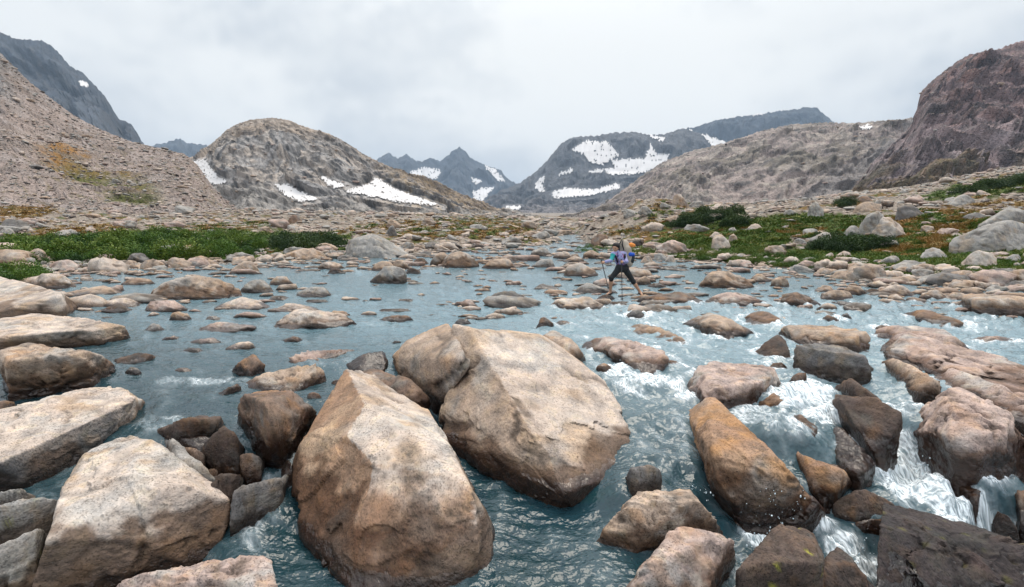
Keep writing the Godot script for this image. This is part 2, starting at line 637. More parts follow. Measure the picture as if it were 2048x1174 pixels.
func build_ground():
	prepare_cover()
	var us := []
	var u := -1550.0
	while u < 3600.0:
		us.append(u)
		u += 6.0 if u > -80.0 and u < 2130.0 else 40.0
	var zs := []
	var z := 2.2
	while z < 290.0:
		zs.append(z)
		z *= 1.022 if z > 12.0 else 1.05
	for far in [305.0, 330.0, 380.0, 450.0, 540.0, 640.0, 760.0, 900.0, 1200.0, 1600.0, 2500.0, 5000.0, 9000.0]:
		zs.append(far)
	var v := PackedVector3Array()
	var c := PackedColorArray()
	var idx := PackedInt32Array()
	for zz in zs:
		for uu in us:
			var x: float = (uu - 1024.0) / F * zz
			var y := ground_y(x, minf(zz, 299.0))
			if zz > 300.0:
				y = lerpf(lerpf(y, 26.0, clampf((zz - 300.0) / 600.0, 0.0, 1.0)), 58.0, clampf((zz - 900.0) / 700.0, 0.0, 1.0))
			var p := Vector3(x, y, -zz)
			v.append(p)
			var n: float = N.fine.get_noise_2d(x * 0.5, zz * 0.5)
			var col := PALE.lerp(GRAVEL, clampf(0.5 + n, 0, 1))
			if y < river_slope(zz) + 0.05:
				col = Color(0.10, 0.085, 0.07).lerp(Color(0.2, 0.16, 0.12), clampf(0.5 + n, 0, 1))
			elif zz < 290.0:
				var kind := cover_at(p)
				if kind == "green":
					col = MOSS.lerp(Color(0.13, 0.12, 0.035), clampf(0.4 + n, 0, 1))
				elif kind == "orange":
					col = OCHRE.lerp(Color(0.22, 0.16, 0.06), clampf(0.45 + n, 0, 1))
				else:
					col = col.lerp(SOIL, smooth(0.1, 0.5, N.fine.get_noise_2d(x * 0.8 + 70.0, zz * 0.8)))
			c.append(col)
	var w := us.size()
	for j in zs.size() - 1:
		for i in w - 1:
			var a := j * w + i
			idx.append_array([a, a + w, a + 1, a + 1, a + w, a + w + 1])
	var o := put("ground", mesh_of(v, idx, M.ground, c))
	tag(o, "rocky valley floor and river banks with patches of moss and ochre tundra", "ground", "", "structure")


# ------------------------------------------------------------------ mountains

var hillside := []                      # places on the left slope for talus blocks
var talus := []                         # places on the other slopes

# sky: skyline in pixels; far, near: distances of ridge and foot; profile: share of the way back -> share of the height
func mountain(called: String, label: String, sky: Array, far: float, near: float, foot: float, profile: Array, amp: float, size: float, mat: String, step: float, rows: int, tint: Callable, snows := [], keep := [], lean := 0.0, cracks := 0.5, ledge := 0.07):
	var px: float = sky[0]
	var last: float = sky[sky.size() - 2]
	var w := int((last - px) / step) + 1
	var v := PackedVector3Array()
	var c := PackedColorArray()
	var idx := PackedInt32Array()
	var scr := PackedVector2Array()
	var patches := []
	for s in snows:
		var pg := poly(s[1])
		var box := Rect2(pg[0], Vector2.ZERO)
		for q in pg:
			box = box.expand(q)
		patches.append([s[0], pg, box.grow(9), Geometry2D.offset_polygon(pg, 7.0)[0]])
	var back := 7
	for j in rows + back:
		var s := float(j) / (rows - 1)
		for i in w:
			var x := px + i * step
			var py := line_at(sky, x)
			py += N.fine.get_noise_1d(x * 0.11 + far) * (1.6 if mat == "slope" else 3.2) + N.one.get_noise_1d(x * 0.3 + far) * 1.0
			var top := at_distance(x, py, far)
			var p: Vector3
			var f := 1.0
			if s <= 1.0:
				var z := lerpf(near, far, s)
				f = line_at(profile, s)
				p = Vector3(top.x * z / far, lerpf(foot, top.y, f), -z)
			else:
				var b := float(j - rows + 1) / back
				var z := far * (1.0 + 0.25 * b)
				p = Vector3(top.x * z / far, top.y - (top.y - foot) * b * b * 0.9, -z)
			var q := p / size
			q.y *= 0.8
			q.x += q.y * lean
			var env := smooth(0.0, 0.12, s) * (1.0 - 0.85 * smooth(0.82, 1.0, s))
			var calm := 1.0
			var at := pixel_of(p)
			for k in patches:
				if k[2].has_point(at) and inside(at, k[3]):
					calm = 0.0
			var warp: float = N.one.get_noise_3dv(q * 0.8) * 0.5
			var qq := q + Vector3(warp, warp, warp)
			var n1: float = N.soft.get_noise_3dv(qq)
			var n2: float = N.ridge.get_noise_3dv(qq * 2.1)
			var n3: float = N.cell.get_noise_3dv(qq * 5.0 + Vector3(warp, 0, 0) * 4.0)
			var n4: float = N.fine.get_noise_3dv(qq * 7.0)
			var n5: float = N.edge.get_noise_3dv(qq * Vector3(3.2, 4.6, 3.2) + Vector3(n4, n4, n4) * 0.5)
			var st := sin((q.y * 1.6 + q.x * lean * 0.8 + q.z * 0.5 + n1 * 0.9) * TAU * 3.1 + n4 * 2.0)
			var gap := smooth(-0.72, -0.93, n5)
			var d := amp * env * calm * (1.1 * n1 + 0.22 * n2 + 0.10 * n3 + 0.10 * n4 - 0.10 * gap + ledge * st)
			p += Vector3(0, 0.74, 0.67) * d
			v.append(p)
			scr.append(pixel_of(p))
			c.append(tint.call(at, f, n1, n2, n3, n4, p).lerp(Color(0.07, 0.07, 0.07), maxf(gap * smooth(-0.5, 0.2, n1 + n4), 0.55 * smooth(0.45, 0.98, st + n4 * 0.8)) * cracks))
	for j in rows + back - 1:
		for i in w - 1:
			var a := j * w + i
			idx.append_array([a, a + w, a + 1, a + 1, a + w, a + w + 1])
	var o := put(called, mesh_of(v, idx, M[mat], c))
	tag(o, label, "", "", "structure")
	for k in patches:
		var sv := PackedVector3Array()
		var si := PackedInt32Array()
		var sc := PackedColorArray()
		var map := {}
		var cells := {}
		for j in rows - 1:
			for i in w - 1:
				var a := j * w + i
				var mid: Vector2 = (scr[a] + scr[a + w + 1]) * 0.5
				if not k[2].has_point(mid):
					continue
				mid += Vector2(N.one.get_noise_2d(mid.x * 0.25, mid.y * 0.25), N.one.get_noise_2d(mid.x * 0.25 + 50, mid.y * 0.25)) * 3.0
				if inside(mid, k[1]) and N.fine.get_noise_2d(mid.x * 0.09, mid.y * 0.16) < 0.42:
					cells[a] = true
		# one patch is one joined piece: the largest
		var best := []
		while cells.size():
			var found := [cells.keys()[0]]
			cells.erase(found[0])
			var n := 0
			while n < found.size():
				for step_ in [1, -1, w, -w]:
					if cells.has(found[n] + step_):
						cells.erase(found[n] + step_)
						found.append(found[n] + step_)
				n += 1
			if found.size() > best.size():
				best = found
		for a in best:
			var quad := []
			for b in [a, a + w, a + 1, a + w + 1]:
				if not map.has(b):
					map[b] = sv.size()
					sv.append(v[b] + Vector3(0, 0.7, 0.7) * far * 0.0022)
					var g: float = 0.94 + 0.22 * N.fine.get_noise_3dv(v[b] / size * Vector3(2.0, 6.0, 2.0))
					sc.append(Color(g, g, g))
				quad.append(map[b])
			si.append_array([quad[0], quad[1], quad[2], quad[2], quad[1], quad[3]])
		if si.size():
			var so := put("snow_patch", mesh_of(sv, si, M.snow, sc))
			tag(so, k[0], "snow patch", "snow patches on the mountains")
	for k in keep:                       # random places on this slope, for loose blocks
		for n in k[1]:
			var a := rng.randi_range(0, v.size() - 1 - w * (back + 2))
			k[0].append(v[a])


func mixc(a: Color, b: Color, t: float) -> Color:
	return a.lerp(b, clampf(t, 0.0, 1.0))


func build_mountains():
	var line := [0.0, 0.0, 0.3, 0.2, 0.7, 0.62, 1.0, 1.0]
	# far left, dark rock with the blue haze of distance painted into its tint
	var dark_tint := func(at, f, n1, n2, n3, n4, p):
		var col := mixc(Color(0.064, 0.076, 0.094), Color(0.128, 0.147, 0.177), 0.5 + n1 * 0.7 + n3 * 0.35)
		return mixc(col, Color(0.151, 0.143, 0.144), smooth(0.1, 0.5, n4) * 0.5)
	mountain("mountain", "dark blue-grey mountain cut off by the left edge, behind the talus slope", [-340, -60, -100, 20, 0, 65, 30, 75, 85, 82, 105, 92, 140, 130, 165, 145, 190, 170, 215, 200, 235, 235, 262, 245, 280, 275, 300, 310, 330, 350],
		1500, 1000, 10, [0, 0, 0.4, 0.3, 0.75, 0.7, 1, 1], 45, 190, "cliff", 2.6, 110, dark_tint,
		[["tiny bright snow patch high on the dark mountain at far left", [158, 165, 168, 164, 182, 168, 176, 176, 164, 172]]], [], 0.4)
	mountain("mountain", "small distant blue peak in the gap left of the rounded dome", [270, 300, 325, 287, 350, 278, 362, 276, 370, 285, 410, 290, 430, 300, 460, 320],
		3600, 2600, 20, line, 60, 260, "range", 2.6, 40, dark_tint)
	# the jagged peaks at the head of the valley
	mountain("mountain", "jagged distant peaks with a pointed summit at the head of the valley", [700, 345, 740, 330, 757, 318, 778, 306, 795, 318, 812, 307, 825, 318, 845, 322, 860, 313, 880, 322, 895, 310, 905, 300, 918, 293, 930, 300, 940, 315, 960, 325, 985, 335, 1000, 340, 1015, 358, 1030, 366, 1060, 372, 1100, 385],
		4200, 3000, 50, [0, 0, 0.3, 0.12, 0.6, 0.4, 0.85, 0.78, 1, 1], 90, 380, "range", 2.0, 90, dark_tint,
		[["snow patch low on the left shoulder of the pointed distant peak", [818, 346, 850, 336, 884, 343, 872, 360, 840, 356]],
		["narrow snow band on the right shoulder of the pointed distant peak", [968, 333, 988, 338, 1014, 365, 995, 362]],
		["small snow patch at the middle foot of the distant peaks", [942, 358, 960, 360, 968, 366, 948, 370]],
		["snow patch at the lower right foot of the distant peaks, in the valley notch", [944, 386, 962, 378, 990, 374, 966, 404, 950, 400]]])
	# flat-topped mountain
	var slate := func(at, f, n1, n2, n3, n4, p):
		var col := mixc(Color(0.106, 0.111, 0.121), Color(0.211, 0.211, 0.222), 0.5 + n1 * 0.6 + n3 * 0.3)
		return mixc(col, Color(0.290, 0.259, 0.254), smooth(395, 425, at.y + n4 * 30.0) * 0.8)
	mountain("mountain", "dark cliff-edged plateau behind the pale rocky slope, right of centre", [1300, 300, 1350, 268, 1365, 258, 1400, 250, 1440, 238, 1500, 230, 1560, 222, 1610, 216, 1632, 213, 1645, 225, 1668, 245, 1700, 262, 1760, 290, 1800, 320],
		3300, 2750, 60, [0, 0, 0.4, 0.25, 0.7, 0.5, 0.85, 0.88, 1, 1], 60, 230, "range", 2.2, 90, dark_tint,
		[["thin white snow edge along the top of the dark plateau", [1480, 232, 1530, 226, 1530, 230, 1490, 236]]])
	mountain("mountain", "flat-topped grey mountain with broad snowfields, right of the valley notch", [930, 425, 960, 405, 1000, 382, 1040, 365, 1070, 345, 1095, 320, 1115, 295, 1140, 275, 1180, 272, 1230, 266, 1265, 264, 1300, 270, 1330, 268, 1365, 257, 1385, 262, 1410, 268, 1450, 285, 1500, 300, 1600, 330],
		2500, 1550, 48, [0, 0, 0.3, 0.06, 0.55, 0.25, 0.75, 0.5, 0.9, 0.85, 1, 1], 55, 210, "range", 2.0, 130, slate,
		[["large snowfield below the flat summit with a pointed lower end", [1143, 301, 1172, 283, 1215, 285, 1238, 312, 1200, 332, 1178, 326, 1168, 310]],
		["broad ragged glacier remnant in the middle of the flat-topped mountain", [1160, 346, 1205, 340, 1232, 338, 1222, 322, 1290, 318, 1302, 288, 1312, 310, 1338, 310, 1330, 330, 1290, 346, 1240, 352, 1200, 348]],
		["triangular snow patch below the plateau cliff, right end of the snowfields", [1400, 265, 1425, 278, 1468, 284, 1455, 292, 1424, 296, 1412, 280]],
		["long low snow band across the foot of the flat-topped mountain", [1098, 388, 1130, 378, 1190, 381, 1232, 368, 1242, 378, 1180, 393, 1110, 398]],
		["thin snow streak along the summit edge of the flat-topped mountain", [1298, 270, 1316, 274, 1340, 279, 1322, 284, 1302, 276]],
		["small snow patch on the right end of the flat summit", [1364, 256, 1392, 256, 1384, 263]],
		["slim slanting snow gully on the left flank of the flat-topped mountain", [1068, 372, 1080, 358, 1092, 352, 1084, 370, 1090, 386, 1074, 384]],
		["short snow dash on the left flank of the flat-topped mountain", [1112, 350, 1147, 338, 1142, 346, 1120, 352]],
		["low snow scrap at the foot of the scree in the valley notch", [1010, 414, 1042, 414, 1040, 421, 1014, 421]]])
	# pale broken slope right of centre
	var slabs := func(at, f, n1, n2, n3, n4, p):
		var col := mixc(Color(0.470, 0.379, 0.340), Color(0.317, 0.274, 0.259), 0.5 + n1 * 0.7)
		col = mixc(col, Color(0.519, 0.455, 0.392), smooth(0.1, 0.6, n3) * 0.6)
		col = mixc(col, Color(0.140, 0.140, 0.135), smooth(0.12, 0.5, n4) * 0.75)
		col = mixc(col, Color(0.150, 0.130, 0.080), smooth(0.2, 0.5, n1 - n4 * 0.5) * 0.45)
		var gully: float = absf(at.x - lerpf(1640.0, 1790.0, clampf((400.0 - at.y) / 115.0, 0.0, 1.2))) - lerpf(64.0, 12.0, clampf((400.0 - at.y) / 110.0, 0.0, 1.0))
		return mixc(Color(0.317, 0.286, 0.271), col, smooth(-14.0, 8.0, gully + n4 * 24.0))
	mountain("mountain", "pale broken granite slope with a grey scree gully, right of centre", [1060, 470, 1150, 440, 1200, 412, 1260, 370, 1320, 328, 1380, 302, 1450, 285, 1520, 262, 1580, 250, 1650, 247, 1720, 246, 1790, 240, 1830, 234, 1870, 226, 1960, 220, 2060, 230],
		720, 400, 10, [0, 0, 0.2, 0.14, 0.45, 0.42, 0.65, 0.6, 0.8, 0.82, 1, 1], 15, 75, "cliff", 2.2, 170, slabs,
		[["lone snow patch near the skyline beside the red cliff", [1716, 255, 1734, 250, 1746, 257, 1724, 261]]], [[talus, 1500]], -0.7)
	# reddish cliff at right
	var red := func(at, f, n1, n2, n3, n4, p):
		var col := mixc(Color(0.317, 0.223, 0.215), Color(0.211, 0.167, 0.178), 0.5 + n1 * 0.7 + n4 * 0.3)
		col = mixc(col, Color(0.351, 0.190, 0.148), smooth(0.0, 0.5, n4 + n1 * 0.6) * 0.55)
		var pale := smooth(230.0, 320.0, at.y + n1 * 60.0 - (at.x - 1900.0) * 0.1)
		col = mixc(col, mixc(Color(0.445, 0.345, 0.343), Color(0.317, 0.268, 0.276), 0.5 + n3 * 0.6), pale * 0.85)
		col = mixc(col, Color(0.068, 0.061, 0.067), smooth(0.2, 0.55, n2 * 0.5 - n3 * 0.35) * 0.8)
		var grass := smooth(330.0, 375.0, at.y + (at.x - 1800.0) * 0.13 + n1 * 40.0)
		return mixc(col, mixc(Color(0.076, 0.087, 0.028), Color(0.282, 0.190, 0.123), 0.5 + n4), grass * smooth(-0.25, 0.15, n1 + n4) * 0.8)
	mountain("mountain", "steep reddish-brown cliff rising at the right edge", [1690, 395, 1720, 360, 1745, 325, 1780, 292, 1812, 262, 1828, 240, 1834, 215, 1841, 185, 1870, 158, 1905, 130, 1940, 110, 1990, 95, 2048, 78, 2200, 40, 2500, 0],
		420, 205, 13, [0, 0, 0.3, 0.12, 0.5, 0.27, 0.72, 0.6, 0.88, 0.86, 1, 1], 17, 62, "cliff", 2.2, 170, red, [], [[talus, 900]], 0.6, 0.6, 0.10)
	# rounded dome
	var dome := func(at, f, n1, n2, n3, n4, p):
		var col := mixc(Color(0.512, 0.476, 0.451), Color(0.336, 0.323, 0.319), 0.5 + n1 * 0.8)
		col = mixc(col, Color(0.598, 0.498, 0.414), smooth(0.0, 0.6, n3 - n1 * 0.4) * 0.55)
		col = mixc(col, Color(0.110, 0.110, 0.115), smooth(0.05, 0.42, n4 + n2 * 0.25) * 0.8)
		var rim := smooth(30.0, 6.0, at.y - line_at([330, 330, 450, 262, 545, 236, 680, 268, 810, 345, 960, 408, 1080, 440], at.x) + n4 * 16.0)
		col = mixc(col, Color(0.323, 0.226, 0.142), rim * 0.45)
		col = mixc(col, Color(0.381, 0.278, 0.163), smooth(700.0, 860.0, at.x + n1 * 60.0) * smooth(0.1, -0.3, n4) * 0.7)
		var apron := smooth(0.0, 14.0, at.y - line_at([380, 378, 450, 366, 520, 362, 560, 395, 640, 404, 720, 395, 800, 408, 900, 418], at.x) + n1 * 16.0)
		return mixc(col, mixc(Color(0.439, 0.403, 0.370), Color(0.351, 0.329, 0.311), 0.5 + n4), apron)
	mountain("mountain", "rounded grey granite dome with snow at its foot, left of centre", [300, 345, 345, 322, 385, 314, 420, 290, 450, 262, 480, 246, 515, 238, 545, 236, 580, 242, 620, 256, 660, 268, 690, 285, 720, 305, 760, 325, 810, 345, 860, 362, 910, 385, 960, 408, 1000, 420, 1050, 436, 1110, 450],
		430, 290, 6.5, [0, 0, 0.2, 0.12, 0.34, 0.24, 0.58, 0.6, 0.8, 0.88, 1, 1], 9, 48, "slope", 2.0, 170, dome,
		[["snowfield at the left foot of the rounded dome", [384, 326, 410, 320, 422, 338, 438, 356, 462, 366, 432, 372, 402, 362]],
		["pointed snow patch below the middle of the rounded dome", [548, 372, 575, 370, 600, 385, 642, 401, 600, 405, 575, 395]],
		["long wedge of snow along the right foot of the rounded dome", [688, 386, 740, 370, 752, 356, 790, 380, 888, 414, 800, 406, 720, 390]],
		["small snow scrap between the two larger patches under the dome", [640, 350, 655, 358, 692, 374, 668, 378, 650, 366]]], [[talus, 1200]], 0.9)
	# talus slope at left
	var rubble := func(at, f, n1, n2, n3, n4, p):
		var col := mixc(Color(0.380, 0.306, 0.276), Color(0.254, 0.206, 0.180), 0.5 + n1 * 0.6 + n4 * 0.5)
		col = mixc(col, Color(0.415, 0.366, 0.349), smooth(0.2, 0.7, n3) * 0.5)
		col = mixc(col, mixc(Color(0.334, 0.306, 0.297), Color(0.150, 0.145, 0.140), 0.5 + n4 * 1.5), smooth(60.0, -20.0, at.y - 170.0 + at.x * 0.5 + n1 * 60.0) * 0.9)
		var d: float = absf(at.y - line_at([60, 290, 130, 322, 200, 355, 330, 405], at.x) + n1 * 30.0) - 12.0
		var belt := smooth(16.0, -8.0, d + n4 * 26.0) * smooth(50.0, 110.0, at.x) * smooth(350.0, 280.0, at.x)
		col = mixc(col, mixc(Color(0.120, 0.125, 0.040), Color(0.311, 0.167, 0.056), 0.5 + n1 * 1.2 - (at.x - 180.0) * 0.006), belt)
		var tuft := smooth(0.22, 0.4, n4 - n1 * 0.3) * smooth(230.0, 330.0, at.y)
		return mixc(col, Color(0.170, 0.140, 0.060), tuft * 0.6)
	mountain("hillside", "broad stony talus slope with ochre and green growth, left", [-420, -60, -250, 10, -100, 60, 0, 105, 30, 135, 60, 165, 100, 195, 150, 232, 200, 258, 260, 282, 320, 296, 370, 308, 395, 330, 420, 365, 450, 400, 490, 430],
		225, 92, 2.8, [0, 0, 0.25, 0.14, 0.6, 0.5, 1, 1], 2.2, 26, "slope", 2.2, 170, rubble, [], [[hillside, 6500]], 0.2, 0.25)


# ------------------------------------------------------------------ boulders

# dry tone, second tone, stain tone, share of dark lichen
const TONES := {
	"pale": [Color(0.61, 0.52, 0.455), Color(0.53, 0.425, 0.36), Color(0.50, 0.36, 0.25), 0.15],
	"tan": [Color(0.52, 0.405, 0.325), Color(0.42, 0.31, 0.235), Color(0.43, 0.27, 0.165), 0.25],
	"pink": [Color(0.55, 0.425, 0.375), Color(0.44, 0.33, 0.29), Color(0.42, 0.28, 0.21), 0.15],
	"brown": [Color(0.28, 0.19, 0.14), Color(0.19, 0.125, 0.095), Color(0.30, 0.17, 0.09), 0.4],
	"rust": [Color(0.43, 0.28, 0.185), Color(0.31, 0.185, 0.12), Color(0.44, 0.24, 0.11), 0.35],
	"dark": [Color(0.085, 0.065, 0.058), Color(0.135, 0.092, 0.072), Color(0.16, 0.092, 0.055), 0.3],
	"black": [Color(0.050, 0.044, 0.046), Color(0.075, 0.058, 0.056), Color(0.085, 0.060, 0.052), 0.2],
	"grey": [Color(0.44, 0.42, 0.40), Color(0.33, 0.315, 0.30), Color(0.40, 0.32, 0.25), 0.3],
	"slate": [Color(0.24, 0.23, 0.225), Color(0.165, 0.152, 0.15), Color(0.23, 0.18, 0.14), 0.4],
}
var balls := {}
var feet := []                          # where rocks stand in the water: [x, z, radius along x, radius along z]


func ball(n: int) -> Array:              # even directions and their triangles
	if balls.has(n):
		return balls[n]
	var dirs := PackedVector3Array()
	var idx := PackedInt32Array()
	var seen := {}
	for face in 6:
		var ids := []
		for j in n + 1:
			for i in n + 1:
				var a := tan((float(i) / n - 0.5) * PI / 2)
				var b := tan((float(j) / n - 0.5) * PI / 2)
				var p: Vector3 = [Vector3(1, b, -a), Vector3(-1, b, a), Vector3(a, 1, -b), Vector3(a, -1, b), Vector3(a, b, 1), Vector3(-a, b, -1)][face]
				p = p.normalized()
				var key := Vector3i((p * 4000.0).round())
				if not seen.has(key):
					seen[key] = dirs.size()
					dirs.append(p)
				ids.append(seen[key])
		for j in n:
			for i in n:
				var k := j * (n + 1) + i
				idx.append_array([ids[k], ids[k + n + 1], ids[k + 1], ids[k + 1], ids[k + n + 1], ids[k + n + 2]])
	balls[n] = [dirs, idx]
	return balls[n]


func hull_planes(pts: Array, apart := 0.93) -> Array:   # [normal, offset] of the convex hull
	var out := []
	var n := pts.size()
	var span := 0.0
	for p in pts:
		span = maxf(span, (p - pts[0]).length())
	var eps := span * 0.0008
	for a in n:
		for b in range(a + 1, n):
			for c in range(b + 1, n):
				var nn: Vector3 = (pts[b] - pts[a]).cross(pts[c] - pts[a])
				var len := nn.length()
				if len < span * span * 0.0004:
					continue
				nn /= len
				var d := nn.dot(pts[a])
				var pos := false
				var neg := false
				for p in pts:
					var s := nn.dot(p) - d
					if s > eps:
						pos = true
					elif s < -eps:
						neg = true
					if pos and neg:
						break
				if pos and neg:
					continue
				if pos:
					nn = -nn
					d = -d
				var fresh_ := true
				for q in out:
					if q[0].dot(nn) > 0.9985:
						fresh_ = false
						q[2] += len
						break
				if fresh_:
					out.append([nn, d, len])
	# only the broad faces stay, so that the rock breaks into few flat sides
	out.sort_custom(func(a, b): return a[2] > b[2])
	var kept := []
	for q in out:
		var own := true
		for k in kept:
			if k[0].dot(q[0]) > apart:
				own = false
				break
		if own:
			kept.append(q)
	return kept


# look: tones, wet (height of the wet foot above level), level, seed, rough (relief in m), sharp, lichen, yellow
func rock_mesh(pts: Array, n: int, look: Dictionary, at: Vector3) -> ArrayMesh:
	var planes := hull_planes(pts, look.get("apart", 0.90))
	var mid := Vector3.ZERO
	var lo: Vector3 = pts[0]
	var hi: Vector3 = pts[0]
	for p in pts:
		mid += p
		lo = lo.min(p)
		hi = hi.max(p)
	mid /= pts.size()
	var ext := hi - lo
	var size := (ext.x + ext.y + ext.z) / 3.0
	# broken corners: planes that cut a little off, turned at random
	var chip := RandomNumberGenerator.new()
	chip.seed = int(look.seed) + 5
	for k in look.get("chips", 7):
		var cn := Vector3(chip.randfn(), absf(chip.randfn()) * 0.7, chip.randfn()).normalized()
		var reach := -1e9
		for p in pts:
			reach = maxf(reach, (p - mid).dot(cn))
		planes.append([cn, mid.dot(cn) + reach * chip.randf_range(look.get("cut", 0.84), 0.97)])
	var pn := PackedVector3Array()
	for q in planes:
		pn.append(q[0] / maxf(q[1] - q[0].dot(mid), 0.02 * size))
	# faces turned one way may be of another tone, blended in by their direction
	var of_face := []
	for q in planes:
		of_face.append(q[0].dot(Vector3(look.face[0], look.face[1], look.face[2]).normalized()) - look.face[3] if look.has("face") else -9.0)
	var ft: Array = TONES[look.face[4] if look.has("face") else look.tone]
	var bl := ball(n)
	var dirs: PackedVector3Array = bl[0]
	var idx: PackedInt32Array = bl[1]
	var tones: Array = TONES[look.tone]
	var c1: Color = tones[0]
	var c2: Color = tones[1]
	var c3: Color = tones[2]
	var lich: float = look.get("lichen", tones[3])
	var wet: float = look.get("wet", 0.1)
	var level: float = look.get("level", 0.0)
	var rough: float = look.get("rough", 0.05) * clampf(size, 0.25, 2.0)
	var sharp: float = look.get("sharp", 24) * 3.4
	var high_mark: float = look.get("stain", -9.0)
	var yellow: float = look.get("yellow", 0.0)
	var off := Vector3(look.seed * 3.17, look.seed * 1.31, look.seed * 2.03)
	var fs := 1.0 / clampf(size, 0.35, 2.5)
	var seam: Array = look.get("seam", [])
	var on_seam := 0.0
	var groove: Array = look.get("groove", [])
	var on_groove := 0.0
	var groove_side := Vector3.RIGHT
	var groove_out := Vector3.BACK
	if groove.size():
		groove_side = (groove[0] - mid).cross(groove[1] - mid).normalized()
		groove_out = ((groove[0] + groove[1]) * 0.5 - mid).normalized()
	var v := PackedVector3Array()
	var c := PackedColorArray()
	var wetness := PackedFloat32Array()
	var soft: FastNoiseLite = N.soft
	var fine: FastNoiseLite = N.fine
	var ridge: FastNoiseLite = N.ridge
	var cell: FastNoiseLite = N.cell
	var blob: FastNoiseLite = N.blob
	var edge: FastNoiseLite = N.edge
	for u in dirs:
		var d := (u * ext).normalized()
		var sum := 0.0
		var most := 0.0
		var side := 0
		for k in pn.size():
			var t := pn[k].dot(d)
			if t > 0.0:
				sum += pow(t, sharp)
				if t > most:
					most = t
					side = k
		var r := 1.008 / pow(maxf(sum, 1e-30), 1.0 / sharp)
		var p := mid + d * r
		var q := (p + off) * fs
		var n1 := soft.get_noise_3dv(q * 1.5)
		var n2 := fine.get_noise_3dv(q * 5.0)
		var n3 := cell.get_noise_3dv(q * Vector3(3.0, 7.0, 3.0) + Vector3(n1, n1, n1))
		var n4 := ridge.get_noise_3dv(q * 2.3)
		var flake := cell.get_noise_3dv(q * 1.9 + Vector3(n2, n2, n2) * 0.25 + Vector3(17, 3, 40))
		var split := smooth(-0.90, -0.985, edge.get_noise_3dv(q * Vector3(1.3, 1.7, 1.3) + Vector3(n2, n1, n2) * 0.22)) * smooth(-0.1, 0.2, n1)
		var w := p + d * rough * (n1 * 0.16 + n2 * 0.42 + n3 * 0.26 + flake * 0.45 - maxf(n4 - 0.35, 0.0) * 0.9 - split * 0.8)
		if seam.size():
			var near := Geometry3D.get_closest_point_to_segment(w, seam[0], seam[1])
			on_seam = exp(-(w - near).length_squared() / 0.0012)
			w += d * on_seam * 0.03
		if groove.size():
			var along_: float = (w - groove[0]).dot(groove[1] - groove[0]) / (groove[1] - groove[0]).length_squared()
			var away := (w - mid).dot(groove_side) + n2 * 0.02 + n1 * 0.02
			on_groove = exp(-away * away / 0.0012) * smooth(-0.12, 0.0, along_) * smooth(1.35, 1.15, along_) * smooth(0.0, 0.1, d.dot(groove_out))
			w -= d * on_groove * 0.13
		v.append(w - at)
		var col := mixc(c1, c2, 0.5 + n1 * 0.9 + n2 * 0.5)
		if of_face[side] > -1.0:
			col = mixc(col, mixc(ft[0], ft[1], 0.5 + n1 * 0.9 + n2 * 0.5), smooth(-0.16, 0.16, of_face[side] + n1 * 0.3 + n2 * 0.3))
		col = mixc(col, Color(0.60, 0.565, 0.53) * (col.v / 0.6), smooth(0.05, 0.45, soft.get_noise_3dv(q * 1.3 + Vector3(71, 3, 9)) + n2 * 0.35) * 0.7)
		col = mixc(col, c3, smooth(0.12, 0.5, soft.get_noise_3dv(q * 2.4 + Vector3(31, 7, 5)) + n2 * 0.4) * 0.75)
		col = mixc(col, col * 1.22, smooth(0.25, 0.6, n3) * 0.5)
		col = mixc(col, col * 0.55, smooth(0.45, 0.8, n4) * 0.5)
		col = mixc(col, Color(0.50, 0.36, 0.22), on_seam * 0.7)
		col = mixc(col, Color(0.05, 0.04, 0.035), on_groove)
		col = mixc(col, Color(0.10, 0.075, 0.06), split * 0.75)
		var zone := smooth(0.28 - lich * 0.5, 0.55 - lich * 0.5, soft.get_noise_3dv(q * 1.9 + Vector3(3, 57, 11)) + n2 * 0.25)
		var spot := smooth(-0.62, -0.82, blob.get_noise_3dv((w + off) * 11.0)) * zone
		col = mixc(col, Color(0.055, 0.05, 0.045), spot * 0.6)
		col = mixc(col, Color(0.10, 0.085, 0.07), zone * lich * smooth(-0.1, 0.35, n2))
		if yellow > 0.0:
			col = mixc(col, Color(0.38, 0.36, 0.05), smooth(-0.75, -0.9, blob.get_noise_3dv((w + off) * 6.0 + Vector3(5, 5, 5))) * yellow)
		var above := w.y - level
		var wt := smooth(wet + 0.05, wet - 0.05, above + (n1 * 0.6 + n2 * 0.6) * maxf(wet, 0.12))
		var stain := smooth(high_mark + 0.04, high_mark - 0.06, above + (n2 * 0.5 + n1 * 0.7) * maxf(high_mark, 0.1))
		col = mixc(col, Color(col.r * 0.30, col.g * 0.235, col.b * 0.195), stain * 0.9)
		col = mixc(col, Color(col.r * 0.26 + 0.006, col.g * 0.225 + 0.004, col.b * 0.21 + 0.004), wt)
		wetness.append(wt)
		c.append(col)
	var dry := PackedInt32Array()
	var damp := PackedInt32Array()
	for i in range(0, idx.size(), 3):
		if wetness[idx[i]] + wetness[idx[i + 1]] + wetness[idx[i + 2]] > 1.5:
			damp.append_array([idx[i], idx[i + 1], idx[i + 2]])
		else:
			dry.append_array([idx[i], idx[i + 1], idx[i + 2]])
	return mesh_of(v, dry, M.rock, c, PackedVector2Array(), damp, M.wet_rock)


func lowest(pg: PackedVector2Array, x: float) -> float:
	var y := -1e9
	for i in pg.size():
		var a := pg[i]
		var b := pg[(i + 1) % pg.size()]
		if (a.x - x) * (b.x - x) <= 0.0 and absf(a.x - b.x) > 0.01:
			y = maxf(y, lerpf(a.y, b.y, (x - a.x) / (b.x - a.x)))
	return y


